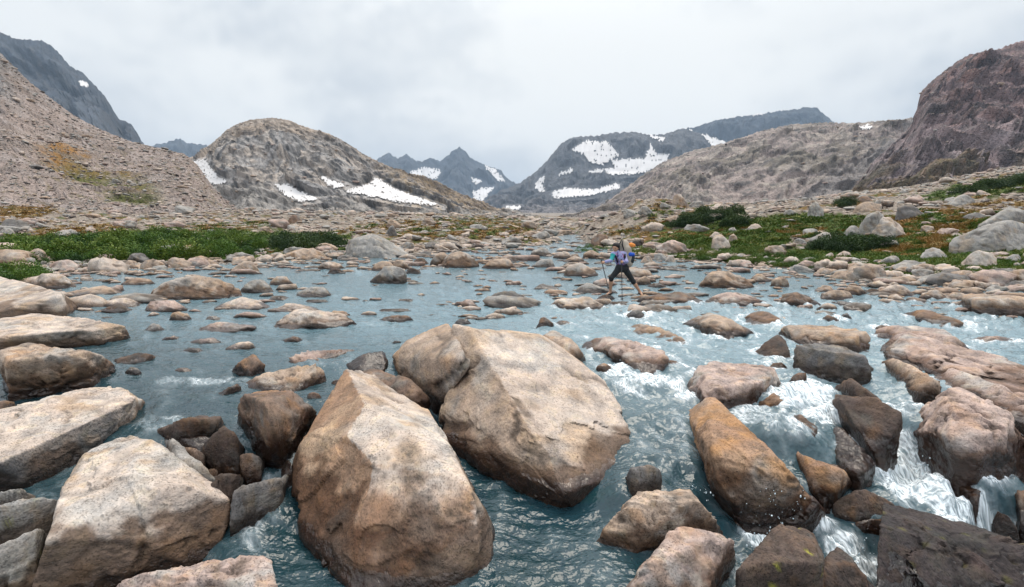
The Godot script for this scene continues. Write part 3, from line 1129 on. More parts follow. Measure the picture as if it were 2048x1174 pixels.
# a traced boulder: outline and ridge points as pixels, the ridge points with their height in cm above the water
func traced(called: String, label: String, tone: String, base: float, outline: Array, ridge: Array, opt := {}):
	var pg := poly(outline)
	var box := Rect2(pg[0], Vector2.ZERO)
	for q in pg:
		box = box.expand(q)
	for k in 3:                            # it stands in the water that is there
		var p := on_level(box.get_center().x, box.end.y - box.size.y * 0.12, base)
		base = maxf(base, water_level(p.x, -p.z) - 0.03)
	var foot := on_level(box.get_center().x, box.end.y - box.size.y * 0.15, base)
	var z := -foot.z
	var k := z / F
	var tilt := (EYE.y - base) / z
	var high: float = opt.get("high", maxf(0.38 * box.size.y * k, box.size.y * k - 0.5 * box.size.x * k * tilt) / 1.0)
	var pts := []
	var ground := []
	for q in pg:
		var x := clampf(q.x, box.position.x + box.size.x * 0.05, box.end.x - box.size.x * 0.05)
		var t := (lowest(pg, x) - q.y) / box.size.y
		var h := high * smooth(opt.get("from", 0.12), opt.get("from", 0.12) + 0.4, t)
		var p := on_level(q.x, q.y, base + h)
		pts.append(p)
		ground.append(p)
	for i in range(0, ridge.size(), 3):
		pts.append(on_level(ridge[i], ridge[i + 1], base + ridge[i + 2] / 100.0))
	var mid := Vector3.ZERO
	for p in ground:
		mid += p
	mid /= ground.size()
	var deep: float = opt.get("deep", 0.5)
	for i in range(0, ground.size(), 2 if ground.size() > 9 else 1):
		var p: Vector3 = ground[i]
		pts.append(Vector3(lerpf(p.x, mid.x, 0.06), base - deep, lerpf(p.z, mid.z, 0.06)))
	var at := Vector3(mid.x, base, mid.z)
	var look := {"tone": tone, "level": base, "seed": float(rng.randi_range(1, 400)), "wet": 0.1}
	look.cut = 0.91
	look.stain = maxf(high * 0.6, 0.07) if tone != "dark" else -9.0
	look.merge(opt, true)
	if opt.has("groove"):
		var g: Array = opt.groove
		look.groove = [on_level(g[0], g[1], base + g[2] / 100.0), on_level(g[3], g[4], base + g[5] / 100.0)]
	if opt.has("seam"):
		var s: Array = opt.seam
		look.seam = [on_level(s[0], s[1], base + s[2] / 100.0), on_level(s[3], s[4], base + s[5] / 100.0)]
	var n := clampi(int(sqrt(box.get_area()) / 4.2), 14, 80)
	var o := put(called, rock_mesh(pts, n, look, at), at)
	tag(o, label, "boulder", opt.get("group", ""))
	var rx := 0.0
	var rz := 0.0
	for p in ground:
		rx = maxf(rx, absf(p.x - mid.x))
		rz = maxf(rz, absf(p.z - mid.z))
	feet.append([mid.x, -mid.z, rx, rz])


func build_foreground_rocks():
	# the great split boulder in the middle
	traced("split_boulder", "huge pale flat-topped boulder in the centre, split by a diagonal crack", "pale", -0.35,
		[899, 648, 1000, 660, 1130, 700, 1195, 757, 1225, 795, 1245, 840, 1270, 885, 1288, 908, 1255, 940, 1210, 960, 1160, 985, 1128, 996, 1098, 985, 1000, 935, 905, 893, 880, 850],
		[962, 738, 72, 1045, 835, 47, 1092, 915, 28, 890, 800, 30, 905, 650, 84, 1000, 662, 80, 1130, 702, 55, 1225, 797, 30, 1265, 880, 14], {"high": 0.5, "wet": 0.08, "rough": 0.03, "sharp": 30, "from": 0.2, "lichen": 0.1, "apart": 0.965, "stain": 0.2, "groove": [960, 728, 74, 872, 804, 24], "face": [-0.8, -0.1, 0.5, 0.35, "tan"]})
	traced("split_boulder", "brown broken-off end of the split boulder, left of the crack", "tan", -0.3,
		[891, 650, 848, 668, 805, 690, 786, 713, 790, 742, 830, 775, 846, 799, 878, 764, 934, 722, 914, 688],
		[891, 651, 84, 943, 720, 74, 806, 692, 52, 788, 715, 35], {"high": 0.5, "wet": 0.1, "rough": 0.025, "from": 0.0, "apart": 0.985, "chips": 2, "groove": [948, 730, 72, 868, 800, 20]})
	# front centre
	traced("boulder", "big orange-tan boulder with a pale ridge and black lichen, front centre", "pale", -0.55,
		[705, 757, 740, 772, 800, 802, 850, 817, 880, 867, 900, 907, 912, 947, 915, 982, 945, 1012, 990, 1052, 1010, 1092, 965, 1190, 720, 1190, 650, 1097, 570, 1050, 575, 1012, 590, 965, 585, 930, 600, 892, 640, 840, 665, 792],
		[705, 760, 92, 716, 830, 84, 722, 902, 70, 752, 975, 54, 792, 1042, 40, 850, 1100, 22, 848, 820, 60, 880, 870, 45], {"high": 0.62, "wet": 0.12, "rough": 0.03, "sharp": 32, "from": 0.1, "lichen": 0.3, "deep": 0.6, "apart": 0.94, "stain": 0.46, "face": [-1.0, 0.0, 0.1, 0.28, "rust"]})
	# left foreground
	traced("slab", "long pale slab with a dark wet underside, sloping in from the left edge", "pale", -0.35,
		[-130, 850, 0, 821, 100, 791, 185, 771, 240, 775, 272, 795, 291, 812, 288, 832, 274, 858, 165, 918, 110, 963, 0, 992, -130, 1010],
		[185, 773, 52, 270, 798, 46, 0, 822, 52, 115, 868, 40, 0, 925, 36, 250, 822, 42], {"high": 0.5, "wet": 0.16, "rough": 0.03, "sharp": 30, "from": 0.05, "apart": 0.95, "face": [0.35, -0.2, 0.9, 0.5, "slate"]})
	traced("boulder", "broad pale granite boulder with a raised seam, lower left corner", "pale", -0.55,
		[150, 917, 165, 905, 200, 886, 270, 871, 300, 877, 330, 900, 360, 932, 374, 972, 440, 992, 452, 1027, 457, 1065, 440, 1087, 320, 1132, 200, 1160, 60, 1200, 90, 1110, 112, 1040, 126, 978],
		[299, 880, 66, 302, 960, 54, 282, 1080, 26, 440, 995, 34, 165, 908, 60, 130, 1030, 32, 372, 974, 46], {"high": 0.55, "wet": 0.05, "rough": 0.03, "sharp": 30, "from": 0.1, "lichen": 0.2, "apart": 0.95, "seam": [300, 885, 66, 280, 1125, 16]})
	traced("boulder", "grey speckled boulder wedged behind the seamed boulder, lower left", "grey", -0.45,
		[318, 874, 350, 882, 380, 900, 397, 918, 406, 948, 396, 978, 372, 975, 340, 940], [350, 885, 36], {"wet": 0.05, "high": 0.36})
	traced("boulder", "flat tan boulder cut off by the bottom edge, below the seamed boulder", "pink", -0.75,
		[190, 1190, 280, 1143, 350, 1127, 415, 1117, 500, 1109, 545, 1126, 558, 1174, 545, 1230, 200, 1230], [420, 1120, 30, 520, 1115, 28], {"high": 0.3, "wet": 0.06})
	traced("boulder", "dark-speckled grey boulder in the bottom left corner", "grey", -0.6,
		[-60, 1120, 0, 1092, 50, 1072, 103, 1064, 100, 1092, 86, 1127, 72, 1190, -60, 1200], [50, 1075, 38], {"high": 0.4, "wet": 0.0, "lichen": 0.5, "yellow": 0.6})
	traced("boulder", "grey lichen-spotted boulder at the left edge, above the corner boulder", "grey", -0.5,
		[-60, 1030, 0, 1017, 60, 992, 125, 989, 117, 1035, 92, 1066, 25, 1083, -60, 1095], [60, 995, 34, 120, 992, 30], {"high": 0.36, "wet": 0.0, "lichen": 0.55, "yellow": 0.5})
	traced("boulder", "small speckled grey rock under the long slab at the left edge", "grey", -0.45,
		[-40, 990, 40, 976, 88, 997, 52, 1013, 0, 1028, -40, 1030], [40, 979, 20], {"high": 0.2, "wet": 0.0, "lichen": 0.7})
	traced("boulder", "narrow dark wedge between the long slab and the seamed boulder", "dark", -0.45,
		[110, 970, 160, 920, 168, 916, 150, 950, 127, 988], [], {"high": 0.22, "wet": 0.2})
	# the cluster left of centre
	traced("boulder", "round dark brown boulder with a lumpy crown, left of the front centre boulder", "brown", -0.3,
		[480, 825, 486, 797, 500, 785, 522, 784, 545, 792, 575, 782, 600, 791, 615, 817, 626, 840, 612, 868, 577, 893, 527, 898, 500, 880, 485, 854],
		[575, 790, 50, 520, 790, 46, 545, 850, 44], {"high": 0.42, "wet": 0.17, "sharp": 12, "rough": 0.06, "lichen": 0.5})
	traced("boulder", "low dark wet slab just above the dark cluster, left of the round brown boulder", "dark", -0.2,
		[298, 868, 340, 847, 390, 832, 437, 832, 454, 847, 437, 862, 390, 874, 345, 880], [390, 836, 24], {"high": 0.2, "wet": 0.06})
	traced("boulder", "black wet rock lying under the low dark slab", "dark", -0.3,
		[332, 884, 372, 872, 425, 872, 418, 900, 398, 914, 365, 908], [], {"high": 0.16, "wet": 0.3})
	traced("boulder", "upright dark boulder with pale lichen flecks in the left cluster", "dark", -0.35,
		[398, 908, 424, 866, 450, 856, 476, 872, 489, 902, 452, 935, 410, 933], [450, 860, 42], {"high": 0.36, "wet": 0.05, "lichen": 0.2})
	traced("boulder", "small rounded reddish-brown boulder beside the upright dark one", "brown", -0.4,
		[469, 924, 480, 909, 497, 904, 521, 910, 538, 937, 526, 958, 496, 968, 473, 948], [505, 908, 26], {"high": 0.26, "wet": 0.1, "sharp": 12})
	traced("boulder", "thin reddish rock bar below the upright dark boulder", "rust", -0.4,
		[404, 938, 450, 936, 471, 942, 452, 955, 410, 963], [], {"high": 0.1, "wet": 0.0})
	traced("boulder", "dark angular rock in front of the small reddish boulder", "dark", -0.5,
		[398, 973, 430, 952, 465, 946, 492, 972, 482, 1008, 450, 1032, 425, 1000], [462, 950, 32], {"high": 0.3, "wet": 0.1})
	traced("slab", "tilted grey slab leaning down to the water beside the seamed boulder", "slate", -0.55,
		[487, 975, 525, 966, 577, 951, 562, 987, 541, 1028, 500, 1068, 460, 1084, 456, 1038, 470, 1000], [570, 955, 34, 505, 972, 30], {"high": 0.32, "wet": 0.1})
	traced("boulder", "brown wedge-shaped rock tucked behind the front centre boulder", "brown", -0.1,
		[724, 742, 740, 738, 800, 751, 827, 767, 868, 804, 830, 820, 780, 815, 735, 780], [740, 741, 26, 825, 770, 20], {"high": 0.2, "wet": 0.02})
	traced("boulder", "black wet rock with water spilling over, left of the crack", "dark", 0.0,
		[688, 728, 730, 706, 770, 700, 779, 727, 771, 737, 720, 744], [768, 703, 18], {"high": 0.18, "wet": 0.2})
	traced("slab", "tan slab with a dark wet front edge, upstream of the round brown boulder", "tan", -0.03,
		[488, 768, 525, 747, 590, 736, 637, 733, 652, 747, 657, 757, 617, 773, 580, 785, 500, 781], [635, 737, 18, 590, 740, 17], {"high": 0.16, "wet": 0.05})
	traced("slab", "thin sharp-edged slab above the tan slab, left of centre", "pink", 0.0,
		[573, 714, 615, 702, 700, 696, 717, 704, 660, 715, 620, 726, 580, 728], [], {"high": 0.1, "wet": 0.03})
	traced("boulder", "small peaked wet stone left of the thin sharp-edged slab", "brown", 0.0,
		[463, 739, 485, 720, 506, 706, 526, 722, 531, 738, 500, 748], [], {"high": 0.16, "wet": 0.06})
	traced("boulder", "dark flat sliver of rock left of the tan slab", "dark", -0.04,
		[428, 789, 455, 776, 480, 766, 487, 782, 436, 796], [], {"high": 0.1, "wet": 0.1})
	traced("boulder", "brown block filling the gap below the low dark wet slab, left cluster", "brown", -0.4,
		[330, 905, 372, 893, 408, 905, 412, 940, 398, 962, 372, 952], [372, 896, 24], {"high": 0.24, "wet": 0.1})
	traced("boulder", "dark angular block against the right flank of the seamed boulder", "dark", -0.5,
		[392, 985, 425, 968, 448, 990, 450, 1040, 430, 1050, 405, 1020], [425, 972, 24], {"high": 0.26, "wet": 0.1})
	traced("boulder", "grey slab corner at the left edge between two lichen-spotted boulders", "grey", -0.5,
		[-40, 1076, 10, 1066, 52, 1068, 60, 1085, 30, 1098, -40, 1110], [10, 1069, 16], {"high": 0.18, "wet": 0.02})
	traced("boulder", "dark wet stone in the narrow channel left of the front centre boulder", "dark", -0.45,
		[548, 930, 572, 915, 590, 925, 588, 955, 566, 962], [], {"high": 0.16, "wet": 0.2})
	# left, in the calmer water
	traced("boulder", "grey boulder with a vertical crack, below the long pale slab at left", "tan", 0.0,
		[8, 764, 8, 722, 28, 697, 62, 690, 100, 694, 155, 707, 210, 717, 235, 729, 239, 743, 180, 755, 165, 763, 75, 777, 20, 782],
		[62, 693, 46, 155, 710, 34], {"high": 0.44, "wet": 0.07, "lichen": 0.35})
	traced("slab", "long pale slab with a brown broken end, at the left edge", "pale", 0.0,
		[-140, 660, 0, 646, 65, 632, 100, 631, 135, 636, 222, 646, 261, 656, 262, 673, 250, 680, 180, 689, 120, 695, 0, 706, -140, 720],
		[100, 634, 38, 222, 648, 34, 180, 660, 30], {"high": 0.34, "wet": 0.05, "from": 0.05, "rough": 0.03})
	traced("slab", "pale whaleback slab at the left edge above the long pale slab", "pale", 0.0,
		[-120, 575, 0, 567, 40, 569, 90, 579, 130, 594, 160, 606, 146, 621, 100, 634, 0, 642, -120, 650],
		[40, 571, 62, 90, 582, 50], {"high": 0.55, "wet": 0.06, "from": 0.05, "rough": 0.03})
	traced("boulder", "dark mottled stone at the foot of the cracked grey boulder", "dark", 0.0,
		[228, 716, 265, 704, 300, 707, 322, 714, 290, 726, 235, 730], [], {"high": 0.12, "wet": 0.04})
	traced("boulder", "low reddish stone at the left edge above the sloping slab", "brown", -0.02,
		[-30, 808, 0, 801, 30, 803, 37, 816, 0, 826, -30, 828], [], {"high": 0.1, "wet": 0.05})
	# right of centre
	traced("boulder", "long rust-brown boulder with a rounded back, right of the main channel", "rust", -0.5,
		[1411, 804, 1440, 815, 1489, 852, 1526, 887, 1566, 932, 1600, 977, 1626, 1002, 1648, 1028, 1626, 1034, 1554, 1042, 1524, 1042, 1474, 1032, 1449, 988, 1419, 958, 1384, 908, 1368, 872, 1378, 835, 1398, 806],
		[1411, 806, 62, 1414, 880, 58, 1442, 960, 40, 1530, 985, 24, 1626, 1004, 16], {"high": 0.55, "wet": 0.2, "rough": 0.035, "sharp": 18, "from": 0.1, "lichen": 0.4})
	traced("boulder", "brownish-grey boulder leaning on the right shoulder of the split boulder", "tan", 0.0,
		[1062, 692, 1080, 674, 1099, 659, 1124, 666, 1160, 692, 1170, 717, 1140, 729, 1100, 722], [1124, 670, 34, 1099, 662, 34], {"high": 0.32, "wet": 0.06, "lichen": 0.45})
	traced("slab", "pinkish slab with a stepped left end and mossy front, right of the split boulder", "pink", -0.02,
		[1158, 690, 1189, 677, 1249, 676, 1304, 691, 1340, 706, 1342, 732, 1326, 746, 1294, 749, 1239, 724, 1199, 708], [1249, 679, 26, 1335, 708, 24, 1230, 700, 22], {"high": 0.26, "wet": 0.08})
	traced("slab", "low brown slab half awash, behind the pinkish slab", "tan", 0.0,
		[1248, 658, 1274, 647, 1304, 650, 1344, 667, 1378, 688, 1369, 693, 1344, 684, 1284, 669], [], {"high": 0.1, "wet": 0.02})
	traced("boulder", "tan boulder with a dark wet lower half, mid-river right of centre", "tan", 0.0,
		[1360, 648, 1412, 624, 1430, 626, 1462, 641, 1489, 656, 1510, 669, 1480, 678, 1445, 682, 1405, 667], [1415, 628, 30, 1430, 645, 28], {"high": 0.3, "wet": 0.13})
	traced("boulder", "small purple-brown stone right of the two-toned tan boulder", "brown", 0.0,
		[1482, 638, 1504, 624, 1529, 621, 1559, 637, 1571, 645, 1549, 656, 1504, 654], [], {"high": 0.18, "wet": 0.06})
	traced("slab", "flat tan slab tilted toward the camera with a dark undercut front", "tan", 0.0,
		[1554, 668, 1569, 647, 1614, 648, 1654, 651, 1714, 677, 1741, 689, 1736, 706, 1714, 709, 1649, 696, 1594, 690, 1574, 680], [1569, 650, 26, 1654, 654, 24, 1714, 680, 20], {"high": 0.26, "wet": 0.1})
	traced("boulder", "dark triangular rock in front of the flat tan slab", "dark", 0.0,
		[1502, 709, 1544, 674, 1561, 668, 1580, 702, 1583, 719, 1524, 716], [1558, 672, 32], {"high": 0.3, "wet": 0.0})
	traced("boulder", "large dark grey block with a rusty broken corner, below the flat tan slab", "slate", -0.03,
		[1588, 718, 1588, 694, 1624, 688, 1689, 696, 1734, 716, 1746, 737, 1741, 763, 1699, 765, 1664, 759, 1599, 746], [1624, 692, 38, 1730, 720, 32], {"high": 0.36, "wet": 0.03, "lichen": 0.6})
	traced("slab", "flat brown slab overhung at its black front face, right of the channel", "pink", -0.08,
		[1372, 774, 1394, 732, 1434, 720, 1489, 726, 1546, 737, 1558, 757, 1561, 778, 1524, 799, 1484, 816, 1434, 811, 1414, 802, 1394, 794], [1434, 724, 24, 1544, 742, 26, 1490, 784, 18, 1418, 798, 14], {"high": 0.26, "wet": 0.12})
	traced("boulder", "small rusty stone beneath the overhung brown slab", "rust", -0.1,
		[1507, 808, 1549, 781, 1566, 797, 1566, 813, 1524, 820], [], {"high": 0.14, "wet": 0.04})
	traced("boulder", "dark square-edged block beside the white chute", "dark", -0.12,
		[1662, 799, 1674, 788, 1744, 801, 1798, 821, 1799, 878, 1776, 890, 1744, 869, 1694, 829], [1674, 792, 26, 1744, 804, 26, 1796, 826, 24], {"high": 0.3, "wet": 0.0})
	traced("boulder", "dark reddish rock perched above the square-edged block", "dark", -0.04,
		[1667, 773, 1699, 754, 1734, 781, 1766, 803, 1739, 806, 1700, 795], [1699, 757, 20], {"high": 0.2, "wet": 0.02})
	traced("boulder", "big purple-brown boulder with a sunlit top and black base, right side", "pink", -0.3,
		[1812, 858, 1824, 827, 1874, 786, 1904, 778, 1974, 801, 2024, 827, 2046, 867, 2064, 900, 2030, 930, 1990, 947, 1945, 950, 1894, 928, 1869, 889, 1834, 884],
		[1890, 784, 56, 1974, 805, 54, 2024, 830, 46, 1900, 868, 38, 1965, 884, 36, 2010, 868, 40], {"high": 0.5, "wet": 0.2, "from": 0.1, "stain": 0.3, "deep": 1.1})
	traced("slab", "wide layered red-brown slab running off the right edge", "pink", 0.02,
		[1757, 714, 1769, 687, 1799, 675, 1874, 686, 1954, 711, 2070, 745, 2180, 780, 2180, 830, 2060, 790, 1950, 757, 1850, 745], [1799, 678, 28, 1874, 690, 26], {"high": 0.26, "wet": 0.06, "rough": 0.06})
	traced("slab", "lower layered slab at the right edge, below the wide red-brown one", "pink", -0.02,
		[1842, 758, 1924, 751, 2060, 790, 2160, 830, 2160, 880, 2060, 852, 2018, 830, 1930, 790], [], {"high": 0.2, "wet": 0.05, "rough": 0.06})
	traced("boulder", "rounded grey-brown rock at the left end of the layered slabs", "tan", -0.02,
		[1757, 728, 1794, 716, 1824, 731, 1864, 756, 1886, 777, 1874, 794, 1834, 796, 1804, 774], [1800, 720, 26], {"high": 0.26, "wet": 0.07, "lichen": 0.4})
	traced("slab", "smooth brown whaleback rock behind the layered slabs", "pink", 0.02,
		[1742, 673, 1764, 660, 1804, 655, 1874, 656, 1919, 681, 1956, 710, 1874, 702, 1804, 682], [], {"high": 0.24, "wet": 0.08})
	traced("boulder", "low dark rock with a long tail in the rapids, upper right", "brown", 0.02,
		[1798, 630, 1834, 623, 1874, 628, 1919, 638, 1941, 652, 1904, 657, 1850, 645], [], {"high": 0.16, "wet": 0.06})
	traced("boulder", "long rounded tan boulder at the right edge of the river", "tan", 0.05,
		[1912, 608, 1949, 597, 1999, 593, 2070, 595, 2150, 600, 2150, 632, 2060, 628, 2004, 629, 1939, 619], [], {"high": 0.36, "wet": 0.12, "sharp": 14})
	# bottom right
	traced("boulder", "very large dark wet boulder filling the bottom right corner", "black", -0.85,
		[1755, 1200, 1756, 1080, 1766, 1010, 1800, 1008, 1864, 1022, 1934, 1036, 1974, 1066, 2004, 1086, 2070, 1125, 2120, 1260, 1760, 1260],
		[1806, 1010, 44, 1870, 1024, 42, 1970, 1066, 38], {"high": 0.4, "wet": 0.25, "yellow": 0.15, "lichen": 0.1, "sharp": 30, "from": 0.3})
	traced("boulder", "dark mossy block with a rusty wet top, bottom edge right of centre", "dark", -0.75,
		[1488, 1240, 1490, 1137, 1519, 1106, 1551, 1070, 1552, 1054, 1620, 1046, 1645, 1112, 1652, 1190, 1650, 1240], [1619, 1049, 50, 1554, 1056, 46], {"high": 0.46, "wet": 0.0, "yellow": 0.8, "lichen": 0.1})
	traced("boulder", "orange and brown angular rock jutting into the pool, bottom centre right", "tan", -0.55,
		[1186, 1093, 1204, 1061, 1244, 1001, 1262, 1002, 1294, 1006, 1344, 986, 1380, 983, 1396, 1002, 1451, 1068, 1414, 1070, 1344, 1070, 1284, 1089, 1239, 1100],
		[1255, 1004, 40, 1380, 988, 38, 1276, 1060, 24], {"high": 0.4, "wet": 0.06, "lichen": 0.5})
	traced("slab", "flat wet slab with a grey scab on top, bottom edge right of centre", "pink", -0.7,
		[1215, 1215, 1284, 1140, 1344, 1066, 1394, 1066, 1445, 1068, 1473, 1112, 1466, 1128, 1414, 1163, 1409, 1215], [1440, 1072, 32, 1350, 1070, 24, 1400, 1130, 20], {"high": 0.3, "wet": 0.03})
	traced("boulder", "small round striped stone at the front tip of the split boulder", "slate", -0.4,
		[1247, 958, 1258, 933, 1289, 926, 1320, 937, 1328, 962, 1306, 989, 1274, 999], [1289, 930, 26], {"high": 0.26, "wet": 0.03, "sharp": 10})
	traced("boulder", "rusty brown rock between the long rust boulder and the chute", "rust", -0.42,
		[1562, 892, 1599, 906, 1639, 931, 1689, 941, 1701, 957, 1666, 984, 1649, 999, 1619, 984, 1606, 955], [1600, 910, 22, 1689, 944, 26], {"high": 0.26, "wet": 0.08})
	traced("boulder", "dark reddish flat rock below the rusty rock, left of the chute", "dark", -0.58,
		[1662, 1008, 1714, 976, 1740, 981, 1796, 1017, 1776, 1034, 1724, 1039, 1669, 1024], [1716, 979, 22], {"high": 0.2, "wet": 0.0})
	traced("boulder", "black rock under a veil of running water in the chute", "dark", -0.28,
		[1632, 858, 1669, 851, 1724, 886, 1751, 927, 1724, 949, 1684, 934], [1669, 854, 14], {"high": 0.14, "wet": 0.3})
	traced("boulder", "dark half-drowned rock above the veil of running water", "brown", -0.14,
		[1577, 833, 1599, 826, 1636, 857, 1630, 874, 1594, 864], [], {"high": 0.1, "wet": 0.06})
	traced("boulder", "dark reddish rock beside the mossy block at the bottom edge", "dark", -0.8,
		[1648, 1118, 1674, 1091, 1724, 1132, 1762, 1195, 1754, 1230, 1652, 1230], [1674, 1094, 26], {"high": 0.26, "wet": 0.1})
	traced("boulder", "low brown rock showing through white water above the corner boulder", "brown", -0.66,
		[1702, 1053, 1724, 1037, 1774, 1041, 1771, 1068, 1724, 1063], [], {"high": 0.1, "wet": 0.1})
	traced("boulder", "wet red-brown rock in the white water at the right edge", "brown", -0.72,
		[1940, 1017, 1974, 1004, 2026, 1036, 2041, 1078, 1990, 1060], [], {"high": 0.16, "wet": 0.2})
	traced("boulder", "reddish rock cut off by the right edge beside the white water", "brown", -0.6,
		[2022, 1003, 2060, 978, 2120, 985, 2120, 1060, 2040, 1050], [], {"high": 0.24, "wet": 0.1})
	traced("boulder", "red-brown drowned rock in the splash under the big purple-brown boulder", "rust", -0.45,
		[1872, 933, 1924, 936, 1961, 982, 1956, 1004, 1894, 959], [], {"high": 0.1, "wet": 0.1})


# a rock measured by its left, right, top and foot; lean is where its peak lies from left to right
func lump(l: float, r: float, t: float, b: float, lean: float, tone: String, at: Vector3, level: float, opt := {}) -> MeshInstance3D:
	var z := -at.z
	var k := z / F
	var wide := (r - l) * k
	var depth: float = wide * opt.get("depth", 0.6)
	var mid := Vector3((0.5 * (l + r) - 1024.0) * k, at.y, -(z + depth * 0.5))
	var zc := z + depth * 0.5
	mid.x *= zc / z
	wide *= zc / z
	var peak := at_distance(0.5 * (l + r), t, zc + depth * 0.05)
	var high := clampf(peak.y - at.y, wide * 0.05, wide * 1.3)
	var pts := []
	var turn := rng.randf() * TAU
	for i in 8:
		var a := TAU * i / 8.0 + rng.randf_range(-0.25, 0.25)
		var q := Vector3(cos(a) * wide * 0.5, 0, sin(a) * depth * 0.5) * rng.randf_range(0.92, 1.03)
		pts.append(mid + q + Vector3(0, high * rng.randf_range(0.0, 0.18), 0))
		pts.append(mid + q * 1.02 - Vector3(0, maxf(high * 0.5, 0.25), 0))
	for i in 6:
		var a := turn + TAU * i / 6.0 + rng.randf_range(-0.3, 0.3)
		var out := rng.randf_range(0.2, 0.36)
		pts.append(mid + Vector3((lean - 0.5) * wide * 0.5 + cos(a) * wide * out, high * (0.80 + 0.2 * cos(a - turn)) * rng.randf_range(0.86, 1.0), sin(a) * depth * out))
	pts.append(mid + Vector3((lean - 0.5) * wide * 0.6, high * 1.0, 0))
	var look := {"tone": tone, "level": level, "seed": float(rng.randi_range(1, 400)), "wet": 0.05, "sharp": 24, "rough": 0.05, "chips": 4, "apart": 0.9, "stain": maxf(high * 0.5, 0.07) if tone != "dark" else -9.0}
	look.merge(opt, true)
	var n := clampi(int(sqrt((r - l) * maxf(b - t, 8.0)) / 4.0), 8, 34)
	feet.append([mid.x, -mid.z, wide * 0.5, depth * 0.5])
	return put("boulder", rock_mesh(pts, n, look, mid), mid)


